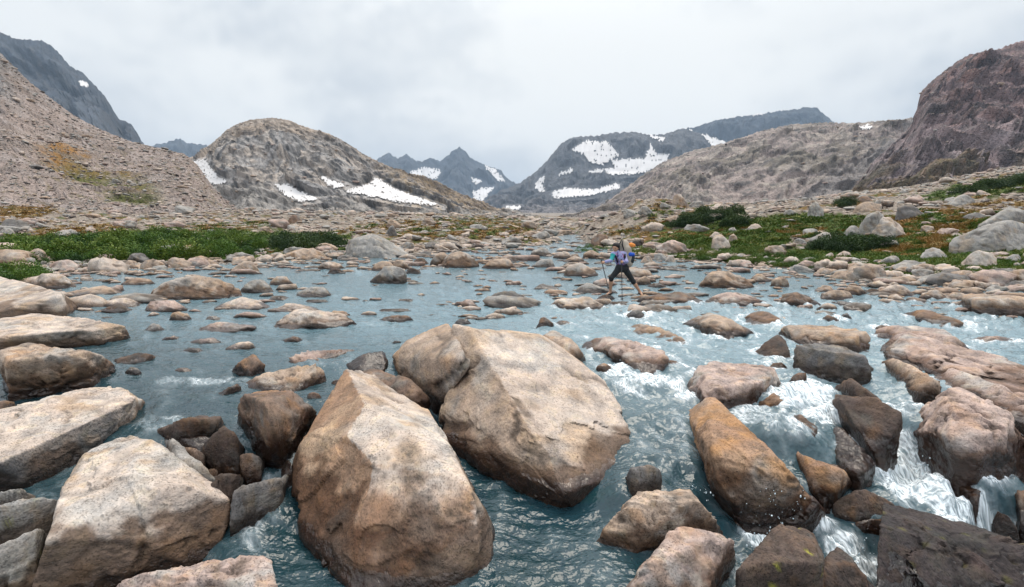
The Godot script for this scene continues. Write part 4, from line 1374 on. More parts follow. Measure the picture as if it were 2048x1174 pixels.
func build_river_rocks():
	for d in [
		# left, right, top, foot, peak, tone, wet foot, label
		[298, 485, 551, 602, .42, "tan", .08, "large rounded tan boulder in the river at left, with a folded right end"],
		[187, 281, 596, 617, .5, "pale", .05, "low pale stone with a dark left tip, left of the rounded tan boulder's foot"],
		[277, 370, 600, 627, .45, "pink", .05, "low two-lobed pinkish stone in front of the rounded tan boulder"],
		[330, 378, 623, 644, .45, "tan", .05, "small tan cone of rock below the two-lobed stone"],
		[274, 320, 647, 666, .6, "grey", .04, "small grey pointed stone alone in calm water at left"],
		[382, 518, 646, 667, .5, "pink", .05, "long flat pink slab with a dark rim, left half of the river"],
		[112, 237, 577, 593, .65, "tan", .06, "long low brown rock off the left shore"],
		[60, 152, 545, 579, .45, "pale", .05, "pale pyramid-shaped boulder on the left shore by the small green bush"],
		[418, 546, 599, 621, .6, "pale", .05, "wide flat pale stone right of the two-lobed stone"],
		[400, 438, 630, 644, .6, "grey", .04, "tiny grey stone between the flat pink slab and the wide flat stone"],
		[308, 352, 672, 682, .6, "pink", .02, "barely showing pink stone below the grey pointed stone"],
		[368, 437, 677, 690, .65, "pink", .02, "thin pink stone barely out of the water, left of centre"],
		[434, 504, 683, 704, .75, "pale", .03, "thin pale blade of rock rising to the right, left of centre"],
		[344, 402, 696, 708, .5, "brown", .04, "low brown stone below the thin pink stones at left"],
		[474, 546, 557, 588, .45, "grey", .06, "speckled grey boulder right of the rounded tan boulder"],
		[144, 172, 592, 601, .5, "tan", .03, "small round stone beside the long low brown rock at left"],
		[184, 262, 610, 627, .5, "dark", .1, "dark flat stone just below the pale whaleback slab"],
		[532, 588, 552, 572, .5, "tan", .06, "small pale triangular stone right of the speckled grey boulder"],
		[586, 663, 574, 596, .55, "grey", .05, "grey mottled stone alone in mid-river, left of centre"],
		[524, 636, 610, 627, .5, "pale", .05, "long thin slab just above the large pale slab, left of centre"],
		[533, 714, 618, 660, .5, "pale", .05, "large pale slab with a dark left tip, mid-river left of centre"],
		[739, 819, 531, 569, .42, "grey", .05, "light grey faceted boulder standing in mid-river left of centre"],
		[738, 796, 522, 542, .5, "tan", .05, "tan stone touching the back of the light grey faceted boulder, on the left"],
		[780, 824, 519, 540, .5, "tan", .05, "tan stone touching the back of the light grey faceted boulder, on the right"],
		[652, 694, 537, 549, .5, "dark", .1, "dark low stone in white water left of the faceted boulder"],
		[632, 692, 522, 540, .45, "pale", .04, "pale low stone with a dark front on the left shore"],
		[858, 908, 502, 532, .6, "tan", .05, "left one of two tan boulders at the upstream edge of the pool"],
		[876, 960, 503, 536, .5, "tan", .07, "right one of two tan boulders at the upstream edge of the pool, dark below"],
		[822, 860, 516, 529, .45, "dark", .1, "small black block beside the two tan boulders upstream"],
		[806, 846, 536, 548, .5, "dark", .1, "small dark stone right of the faceted boulder"],
		[967, 1058, 582, 604, .5, "slate", .05, "dark speckled rock alone in mid-river near the centre"],
		[750, 828, 629, 646, .55, "brown", .06, "brown half-drowned stone in ripples above the split boulder"],
		[904, 944, 636, 652, .4, "slate", .06, "small dark stone behind the top of the split boulder"],
		[548, 602, 671, 688, .7, "brown", .04, "small brown broken stone below the large pale slab"],
		[776, 802, 680, 691, .5, "dark", .06, "tiny dark stone left of the split boulder's back"],
		[720, 738, 600, 606, .5, "dark", .06, "tiny black stone tip alone in mid-river left of centre"],
		[926, 946, 560, 566, .5, "slate", .06, "tiny dark stone tip in the upper middle of the river"],
		[960, 1036, 516, 538, .5, "tan", .06, "wide low tan stone in the upper middle of the river"],
		[980, 1012, 511, 522, .5, "tan", .04, "small tan stone behind the wide low tan stone"],
		[1062, 1112, 518, 535, .5, "grey", .05, "grey rounded stone in the upper river, left of the hiker"],
		[1123, 1204, 526, 554, .42, "pale", .05, "pale pyramid-shaped boulder directly left of the hiker"],
		[1124, 1172, 512, 524, .5, "tan", .04, "flat tan stone behind the pale pyramid boulder"],
		[1058, 1106, 495, 509, .5, "grey", .04, "grey-brown stone far upstream in the middle of the river"],
		[1164, 1212, 500, 515, .3, "tan", .04, "tan stone behind the hiker's shoulder on the left"],
		[1102, 1148, 503, 515, .5, "pale", .03, "pale low stone far upstream left of the hiker"],
		[1212, 1312, 536, 558, .55, "tan", .05, "wide tan boulder seen behind the hiker's knees"],
		[1179, 1238, 557, 573, .45, "pink", .04, "flat pinkish stone behind the hiker's front leg"],
		[1149, 1238, 568, 589, .4, "grey", .05, "grey-brown humped stone just left of the hiker's front foot"],
		[1062, 1126, 570, 582, .35, "slate", .06, "thin dark stone in mid-river left of the hiker"],
		[1096, 1218, 593, 621, .45, "pale", .05, "pale boulder with a dark right end, in front of the hiker"],
		[1191, 1236, 589, 602, .5, "dark", .1, "flat dark stone under the hiker's front foot"],
		[1214, 1260, 603, 614, .5, "dark", .1, "flat dark stone at the tip of the hiker's right pole"],
		[1272, 1420, 586, 611, .45, "brown", .1, "long dark red-brown rock under the hiker's back foot"],
		[1268, 1306, 551, 571, .4, "tan", .05, "small tan stone right of the hiker's back knee"],
		[1292, 1337, 566, 576, .5, "dark", .06, "thin dark stone behind the hiker's back leg"],
		[1398, 1516, 543, 579, .42, "tan", .12, "big tan boulder with a dark waterline, right of the hiker"],
		[1498, 1545, 548, 566, .5, "tan", .06, "brown stone at the right end of the big tan boulder"],
		[1540, 1582, 553, 577, .5, "tan", .08, "tan stone in the cluster right of the big tan boulder"],
		[1406, 1538, 584, 612, .45, "pink", .06, "long flat pinkish rock in white water, right of the long red-brown rock"],
		[1071, 1110, 632, 659, .4, "brown", .05, "small upright brown rock at the head of the rapids, centre"],
		[1104, 1150, 641, 654, .5, "brown", .06, "drowned brown stone beside the small upright rock"],
		[1248, 1300, 620, 638, .5, "slate", .1, "purple-grey drowned rock in white water below the hiker"],
		[1562, 1650, 585, 614, .3, "brown", .1, "dark slanting rock pointing right, in the rapids on the right"],
		[1629, 1678, 571, 587, .5, "tan", .05, "tan stone behind the dark slanting rock"],
		[1643, 1713, 579, 602, .45, "tan", .07, "tan stone with a pointed right end, right of the dark slanting rock"],
		[1684, 1742, 569, 592, .4, "tan", .06, "rounded tan stone near the right shore, one of a row of three"],
		[1758, 1830, 569, 594, .45, "pale", .06, "pale rounded stone near the right shore, middle of a row of three"],
		[1842, 1902, 578, 602, .4, "tan", .08, "tan stone with a dark base near the right shore, rightmost of three"],
		[1732, 1768, 577, 590, .5, "dark", .1, "dark small stone between the row of three near the right shore"],
		[1674, 1734, 603, 614, .4, "slate", .1, "thin dark flat stone in white water, right half"],
		[1650, 1688, 631, 646, .45, "brown", .1, "dark round stone in the rapids above the flat tan slab"],
		[1688, 1712, 626, 640, .5, "slate", .06, "tiny dark stone in foam above the flat tan slab"],
		[1815, 1864, 594, 606, .45, "tan", .04, "low stone barely above the rapids at right"],
		[1886, 1950, 585, 603, .5, "tan", .05, "tan stone left of the long boulder at the right edge"],
		[1920, 1975, 576, 592, .5, "tan", .05, "pinkish stone behind the long boulder at the right edge"],
		[1985, 2040, 583, 596, .5, "pink", .05, "flat stone above the long boulder at the right edge"],
		[1340, 1372, 720, 740, .5, "brown", .06, "small dark red stone right of the pinkish stepped slab"],
		[1192, 1232, 724, 746, .5, "rust", .05, "small rusty stone in foam below the pinkish stepped slab"],
		[1505, 1530, 738, 752, .5, "dark", .1, "black stone tip between the brown slab and the dark grey block"],
		[1545, 1590, 726, 745, .5, "dark", .1, "dark low stone left of the dark grey block's rusty corner"],
		[1590, 1630, 745, 772, .5, "brown", .1, "brown wet stone below the dark grey block"],
		[600, 640, 784, 812, .5, "brown", .1, "small drowned red stone right of the round brown boulder"],
		[650, 690, 757, 770, .5, "rust", .05, "small reddish stone behind the front centre boulder"],
		[330, 375, 735, 750, .5, "pink", .0, "pale drowned stone in the calm water at left"],
		[165, 215, 748, 765, .5, "dark", .08, "dark small stone touching the cracked grey boulder"],
		[228, 268, 735, 757, .5, "slate", .06, "round dark stone in the channel right of the cracked grey boulder"],
		[1954, 2048, 676, 690, .6, "pink", .03, "smooth pink rock awash at the right edge of the rapids"],
		[1752, 1790, 650, 662, .5, "brown", .05, "small red stone at the tip of the smooth whaleback rock"],
	]:
		var at := on_level(0.5 * (d[0] + d[1]), d[3], 0.0)
		if at.z < -16.0:
			at = on_level(0.5 * (d[0] + d[1]), d[3], river_slope(-at.z) * 0.8)
			at.y = river_slope(-at.z)
		elif at.z > -9.5:
			at = on_level(0.5 * (d[0] + d[1]), d[3], water_level(at.x, -at.z))
		var o := lump(d[0], d[1], d[2], d[3], d[4], d[5], at, at.y, {"wet": maxf(d[6], 0.11)})
		tag(o, d[7], "boulder")


func build_bank_rocks():
	for d in [
		[684, 826, 469, 517, .35, "grey", "huge grey boulder with a dark right face on the left shore", .6],
		[556, 656, 495, 518, .6, "tan", "tan double-humped boulder by the orange tundra on the left shore", .6],
		[340, 412, 490, 505, .5, "rust", "orange-topped stone surrounded by the green thicket at left", .5],
		[450, 501, 481, 499, .6, "pale", "pale flat-topped stone standing in the green thicket", .6],
		[326, 392, 514, 537, .5, "tan", "rounded tan boulder on the left shore, left one of a touching pair", .7],
		[380, 440, 511, 533, .4, "tan", "rounded tan boulder on the left shore, right one of a touching pair", .7],
		[455, 522, 521, 546, .6, "tan", "wide tan shore boulder left of the orange tundra strip", .6],
		[0, 82, 525, 543, .5, "pink", "flat pink boulder at the left edge below the thicket", .6],
		[94, 165, 521, 542, .4, "pink", "rounded pinkish shore boulder right of the small green bush", .6],
		[215, 248, 524, 540, .4, "rust", "small reddish shore stone below the thicket at left", .6],
		[246, 292, 519, 538, .4, "tan", "small tan shore stone right of the reddish one", .6],
		[280, 330, 517, 541, .5, "tan", "tan shore boulder left of the touching pair", .6],
		[768, 798, 449, 473, .6, "slate", "dark upright block standing on the pale flats left of centre", .8],
		[580, 612, 428, 446, .5, "brown", "small dark brown block on the stony flat below the dome", .8],
		[0, 78, 437, 462, .3, "slate", "dark flat-topped boulder at the left edge above the thicket", .5],
		[0, 40, 455, 472, .4, "grey", "grey boulder under the dark flat-topped one at the left edge", .6],
		[1177, 1218, 467, 496, .45, "brown", "dark brown cube-like boulder behind the hiker on the left", .8],
		[1708, 1762, 420, 475, .6, "grey", "grey back block of the big angular boulder pair on the right bank", .8],
		[1730, 1816, 433, 482, .4, "pale", "pale angular front boulder of the pair on the right bank", .7],
		[1681, 1724, 450, 478, .5, "grey", "grey stone leaning at the left of the angular boulder pair", .7],
		[1888, 2080, 440, 508, .6, "grey", "huge sloping grey boulder with dark scars at the right edge", .6],
		[1946, 2040, 410, 455, .78, "grey", "tilted wedge boulder behind the huge sloping boulder", .6],
		[1782, 1852, 407, 441, .4, "slate", "dark grey dome-shaped boulder on the right bank", .7],
		[1905, 1968, 425, 443, .6, "slate", "flat dark slab-like stone on the ochre slope at right", .5],
		[1919, 1991, 500, 537, .55, "pale", "pale scarred boulder in the grass below the huge sloping boulder", .7],
		[1839, 1899, 494, 519, .35, "grey", "pale blue-grey angular stone in the grass at right", .6],
		[1897, 1938, 495, 505, .4, "grey", "thin flat stone beside the pale blue-grey angular stone", .5],
		[2003, 2043, 508, 526, .5, "grey", "pale stone in the grass near the right edge", .6],
		[2023, 2044, 524, 536, .5, "grey", "smallest pale stone in the grass near the right edge", .6],
		[1643, 1670, 506, 519, .5, "pale", "small pale stone in the grass, left one below the dark right-bank bush", .6],
		[1670, 1704, 501, 515, .5, "pale", "small pale stone in the grass, right one below the dark right-bank bush", .6],
		[1770, 1797, 513, 528, .55, "pale", "bright pale stone low in the grass on the right bank", .6],
		[1608, 1641, 401, 434, .6, "grey", "tall grey block on the crest of the right bank", .8],
		[1696, 1760, 402, 426, .5, "tan", "wide brown boulder on the crest of the right bank", .6],
		[1880, 1942, 389, 413, .5, "grey", "rounded grey boulder high on the right bank below the grass slope", .6],
		[1560, 1588, 417, 434, .5, "grey", "grey rounded stone on the crest of the right bank, left of the tall block", .7],
		[1418, 1461, 468, 501, .5, "pale", "almost round pale boulder on the right bank above the willows", .8],
		[1411, 1442, 463, 482, .5, "pale", "pale boulder behind the almost round one on the right bank", .7],
		[1452, 1476, 467, 484, .5, "tan", "brown stone to the right of the almost round pale boulder", .7],
		[1306, 1336, 505, 523, .5, "grey", "grey-blue rounded stone on the right shore beside the hiker", .7],
		[1279, 1308, 511, 527, .5, "tan", "tan stone on the right shore just right of the backpack", .7],
		[1330, 1352, 510, 525, .5, "pale", "pale stone on the right shore, right of the grey-blue one", .7],
		[1340, 1372, 388, 410, .5, "tan", "brown block on top of the rocky knoll right of the hiker", .7],
		[1660, 1758, 539, 562, .45, "tan", "broad tan shore boulder below the grass on the right", .6],
		[1758, 1818, 540, 558, .4, "pale", "pale peaked shore boulder right of the broad tan one", .6],
		[1768, 1848, 552, 569, .5, "tan", "long low tan shore boulder at the right", .5],
		[1815, 1836, 539, 552, .5, "pale", "small pale stone in the grass edge at the right shore", .7],
		[1845, 1865, 555, 568, .5, "grey", "small grey stone at the right shore beyond the long low boulder", .7],
		[1930, 1966, 564, 576, .5, "tan", "tan stone on the right shore near the right edge", .6],
		[1490, 1524, 446, 462, .5, "pale", "pale stone right of the dark knoll bush", .7],
		[1372, 1394, 449, 462, .45, "grey", "small peaked stone in front of the dark knoll bush", .8],
		[1700, 1740, 392, 406, .5, "brown", "dark round boulder at the foot of the grey scree gully", .8],
	]:
		var at := ground_hit(0.5 * (d[0] + d[1]), d[3])
		at.y -= 0.02
		var o := lump(d[0], d[1], d[2], d[3], d[4], d[5], at, at.y - 1.0, {"wet": -0.5, "depth": d[7], "sharp": 24, "stain": -9.0})
		tag(o, d[6], "boulder")


# ------------------------------------------------------------------ water

func build_water():
	var spots := []
	for s in [[1250, 640, 90, 14, .8], [1400, 690, 120, 30, .55], [1330, 640, 60, 20, .6], [1200, 622, 80, 12, .55], [1450, 612, 80, 14, .6], [1600, 640, 120, 22, .75], [1700, 614, 120, 10, .7], [1750, 650, 60, 20, .6], [1980, 650, 80, 14, .85], [1900, 612, 120, 8, .5], [1960, 692, 90, 16, .6],
		[1240, 742, 40, 20, .85], [1275, 772, 62, 22, .85], [1365, 775, 50, 20, .5], [1340, 800, 60, 8, .7], [1190, 706, 20, 16, .6], [1480, 690, 70, 18, .45], [1545, 722, 40, 10, .6], [1600, 795, 60, 26, .85], [1660, 832, 50, 22, .8], [1720, 886, 50, 30, .8], [1790, 930, 62, 36, 1.1], [1850, 972, 80, 42, 1.2],
		[1920, 1022, 60, 42, 1.1], [1990, 1080, 50, 34, .9], [1575, 862, 60, 26, .6], [1500, 845, 40, 20, .5], [1790, 892, 40, 26, .95], [1640, 1062, 30, 20, .85], [1682, 1102, 38, 26, .95], [1735, 1150, 34, 30, .85], [1540, 1082, 56, 30, 1.1], [1490, 1135, 36, 30, .6], [1330, 885, 70, 60, .3],
		[395, 766, 80, 9, .75], [330, 852, 44, 18, .5], [565, 912, 26, 40, .5], [545, 1000, 20, 44, .55], [515, 1082, 28, 30, .5], [740, 742, 30, 10, .5], [1990, 962, 44, 16, .8], [700, 542, 60, 5, .75], [850, 538, 60, 5, .55], [640, 546, 30, 4, .5], [1000, 548, 90, 4, .35], [770, 652, 50, 7, .55], [930, 618, 60, 5, .25],
		[1168, 456, 12, 9, 1.1], [1192, 472, 22, 4, .7], [1140, 480, 40, 4, .5], [1830, 760, 40, 16, .5], [1800, 820, 50, 16, .45], [640, 725, 60, 8, .4], [1500, 575, 100, 6, .5], [1640, 596, 60, 5, .6], [1020, 690, 60, 14, .3], [1140, 650, 50, 10, .5], [1085, 662, 24, 8, .5]]:
		spots.append([Rect2(s[0] - s[2] * 1.6, s[1] - s[3] * 1.6, s[2] * 3.2, s[3] * 3.2), Vector2(s[0], s[1]), Vector2(s[2], s[3]), s[4]])
	var us := []
	var u := -900.0
	while u < 2950.0:
		us.append(u)
		u += 5.0 if u > -60.0 and u < 2110.0 else 60.0
	var zs := []
	var z := 2.3
	while z < 116.0:
		zs.append(z)
		z += maxf(0.012, z * z / 1000.0)
	var v := PackedVector3Array()
	var c := PackedColorArray()
	var fc := PackedColorArray()
	var uv := PackedVector2Array()
	var hidden := PackedByteArray()
	var soft: FastNoiseLite = N.soft
	var fine: FastNoiseLite = N.fine
	var ridge: FastNoiseLite = N.ridge
	# coarse cells of the rocks that stand near each place
	var near := {}
	for f in feet:
		for i in range(int(floor((f[0] - f[2] - 0.5))), int(floor((f[0] + f[2] + 0.5))) + 1):
			for j in range(int(floor((f[1] - f[3] - 0.5))), int(floor((f[1] + f[3] + 0.5))) + 1):
				var key := Vector2i(i, j)
				if not near.has(key):
					near[key] = []
				near[key].append(f)
	for zz in zs:
		for uu in us:
			var x: float = (uu - 1024.0) / F * zz
			var y := water_level(x, zz)
			var p := Vector3(x, y, -zz)
			var at := pixel_of(p)
			var foam := 0.0
			for s in spots:
				if s[0].has_point(at):
					var d: Vector2 = (at - s[1]) / s[2]
					foam = maxf(foam, s[3] * smooth(2.4, 0.0, d.length_squared()) * lerpf(1.0, 0.5, smooth(6.5, 9.0, zz)))
			var rim := 0.0
			var key := Vector2i(int(floor(x)), int(floor(zz)))
			if near.has(key):
				for f in near[key]:
					var d := Vector2((x - f[0]) / (f[2] + 0.02), (zz - f[1]) / (f[3] + 0.02)).length()
					var m: float = (d - 0.95) * minf(f[2], f[3])
					rim = maxf(rim, smooth(0.16, 0.0, absf(m)))
			var rapid := smooth(-1.0, 2.5, x + (zz - 9.0) * 0.15) * smooth(20.0, 14.0, zz) * smooth(5.0, 7.0, zz)
			var a: float = soft.get_noise_2d(x * 0.7 + zz * 0.25, zz * 1.5)
			var b: float = fine.get_noise_2d(x * 2.2 + zz * 0.8, zz * 4.2)
			var e: float = ridge.get_noise_2d(x * 1.7 - zz * 0.4, zz * 2.9)
			var rough := 0.55 + 0.8 * rapid + foam * 1.0
			var wave := (0.04 * a + 0.034 * b + 0.026 * e) * rough * lerpf(1.0, 1.5, smooth(6.0, 14.0, zz))
			wave += foam * (0.03 + 0.09 * fine.get_noise_2d(x * 5.0, zz * 6.0 + 30.0))
			wave += rim * 0.02
			p.y += wave
			v.append(p)
			foam += rim * (0.2 + 0.3 * rapid) + rapid * 0.34 * smooth(0.15, 0.8, e * 0.5 + a * 0.9 + 0.2) + smooth(0.62, 0.9, e) * 0.16 * smooth(60.0, 20.0, zz)
			var sx: float = x * 0.9 + zz * 0.42
			var sz: float = x * 0.42 - zz * 0.9
			var streak: float = 0.5 + 0.9 * fine.get_noise_2d(sx * 2.6 + a * 0.5, sz * 0.8 + b * 0.4) + 0.5 * soft.get_noise_2d(sx * 7.0, sz * 2.4)
			foam *= lerpf(clampf(streak, 0.0, 1.25), 1.0, smooth(0.75, 1.1, foam))
			var white := clampf(foam, 0.0, 1.3)
			var depth := Color(0.013, 0.037, 0.047).lerp(Color(0.115, 0.19, 0.225), smooth(4.5, 12.0, zz + x * 0.4))  # near-to-far tint, not depth: sky reflection painted into the milky water colour
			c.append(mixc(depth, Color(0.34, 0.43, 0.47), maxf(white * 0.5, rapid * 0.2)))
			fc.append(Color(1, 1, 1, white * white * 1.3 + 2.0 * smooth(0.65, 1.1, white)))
			var along: float = x * 0.42 - zz * 0.9
			var across: float = x * 0.9 + zz * 0.42
			var wv := soft.get_noise_2d(x * 0.9, zz * 0.9) * 0.22
			uv.append(Vector2(along * 0.7 + wv, across * 1.3 + wv))
			hidden.append(1 if zz > 14.0 and ground_y(x, zz) > y + 0.12 else 0)
	var w := us.size()
	var idx := PackedInt32Array()
	var fi := PackedInt32Array()
	for j in zs.size() - 1:
		for i in w - 1:
			var a := j * w + i
			if hidden[a] + hidden[a + 1] + hidden[a + w] + hidden[a + w + 1] == 4:
				continue
			idx.append_array([a, a + w, a + 1, a + 1, a + w, a + w + 1])
			if maxf(maxf(fc[a].a, fc[a + 1].a), maxf(fc[a + w].a, fc[a + w + 1].a)) > 0.03:
				fi.append_array([a, a + w, a + 1, a + 1, a + w, a + w + 1])
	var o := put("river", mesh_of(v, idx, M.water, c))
	tag(o, "milky blue-grey mountain river running between the boulders", "river", "", "structure")
	var fv := PackedVector3Array()
	for i in v.size():
		fv.append(v[i] + Vector3(0, 0.006 + 0.0003 * zs[i / w], 0))
	var fo := put("foam", mesh_of(fv, fi, M.foam, fc, uv))
	tag(fo, "white foam and bubbles on the rapids", "foam", "", "stuff")


func build_splashes():
	var s := SphereMesh.new()
	s.radius = 1.0
	s.height = 2.0
	s.radial_segments = 8
	s.rings = 5
	s.material = M.drop
	var places := []
	for d in [[1545, 1075, -.62, .28, .45, 420], [1500, 1120, -.66, .2, .2, 120], [1830, 935, -.5, .38, .26, 520], [1880, 985, -.66, .42, .22, 420], [1780, 905, -.36, .24, .2, 200], [1700, 1110, -.74, .2, .14, 160], [1400, 1000, -.36, .16, .16, 90], [560, 915, -.3, .12, .14, 70], [1610, 830, -.08, .3, .1, 120], [1930, 1035, -.8, .35, .2, 260], [1215, 735, 0.0, .3, .1, 90], [1290, 765, -.02, .4, .08, 90]]:
		var p := on_level(d[0], d[1], d[2])
		for k in int(d[5] * 0.25):
			var h: float = d[4] * pow(rng.randf(), 2.2)
			var a := rng.randf() * TAU
			var r: float = d[3] * pow(rng.randf(), 0.6)
			var q := p + Vector3(cos(a) * r, h + 0.02, sin(a) * r * 0.7)
			var size := 0.002 + 0.006 * pow(rng.randf(), 3.0)
			var t := Transform3D(Basis.from_euler(Vector3(rng.randf() * 3, rng.randf() * 3, 0)).scaled(Vector3(size, size * rng.randf_range(0.8, 2.2), size)), q)
			places.append(t)
	scatter("splash", s, places, "drops of water thrown up where the rapids break over rocks", "water drops", [])


func scatter(called: String, mesh: Mesh, places: Array, label: String, category: String, colors: Array) -> MultiMeshInstance3D:
	var mm := MultiMesh.new()
	mm.transform_format = MultiMesh.TRANSFORM_3D
	mm.use_colors = colors.size() > 0
	mm.mesh = mesh
	mm.instance_count = places.size()
	for i in places.size():
		mm.set_instance_transform(i, places[i])
		if colors.size():
			mm.set_instance_color(i, colors[i])
	var o := MultiMeshInstance3D.new()
	o.name = numbered(called)
	o.multimesh = mm
	add_child(o)
	tag(o, label, category, "", "stuff")
	return o


# ------------------------------------------------------------------ plants

func leaf_clump(leaves: int, seed_: int, long: float, wide: float) -> ArrayMesh:
	var r := RandomNumberGenerator.new()
	r.seed = seed_
	var v := PackedVector3Array()
	var c := PackedColorArray()
	var idx := PackedInt32Array()
	for i in leaves:
		var a := r.randf() * TAU
		var rad := sqrt(r.randf()) * 0.5
		var h := sqrt(maxf(0.0, 1.0 - pow(rad * 2.0, 2.0))) * r.randf_range(0.35, 1.0)
		var p := Vector3(cos(a) * rad, h * (0.85 + 0.3 * r.randf()), sin(a) * rad)
		var dir := (Vector3(cos(a), 0.9, sin(a)) + Vector3(r.randf_range(-1, 1), r.randf_range(-.6, .8), r.randf_range(-1, 1))).normalized()
		var side := dir.cross(Vector3(r.randf_range(-1, 1), r.randf_range(-1, 1), r.randf_range(-1, 1))).normalized() * wide * r.randf_range(0.7, 1.2)
		var l := long * r.randf_range(0.7, 1.3)
		var k := v.size()
		v.append_array([p, p + dir * l * 0.5 + side, p + dir * l, p + dir * l * 0.5 - side])
		var g := r.randf_range(0.75, 1.25)
		for q in 4:
			c.append(Color(g, g, g))
		idx.append_array([k, k + 1, k + 2, k, k + 2, k + 3])
	return mesh_of(v, idx, M.leaf, c)


func grass_tuft(blades: int, seed_: int) -> ArrayMesh:
	var r := RandomNumberGenerator.new()
	r.seed = seed_
	var v := PackedVector3Array()
	var c := PackedColorArray()
	var idx := PackedInt32Array()
	for i in blades:
		var a := r.randf() * TAU
		var p := Vector3(r.randf_range(-.5, .5), 0, r.randf_range(-.5, .5))
		var lean := Vector3(cos(a), 0, sin(a)) * r.randf_range(0.1, 0.5)
		var side := Vector3(-sin(a), 0, cos(a)) * 0.06
		var h := r.randf_range(0.5, 1.0)
		var k := v.size()
		v.append_array([p - side, p + side, p + Vector3(0, h * 0.6, 0) + lean * 0.4 + side * 0.7, p + Vector3(0, h, 0) + lean])
		var g := r.randf_range(0.7, 1.3)
		for q in 4:
			c.append(Color(g, g, g))
		idx.append_array([k, k + 1, k + 2, k, k + 2, k + 3])
	return mesh_of(v, idx, M.leaf, c)


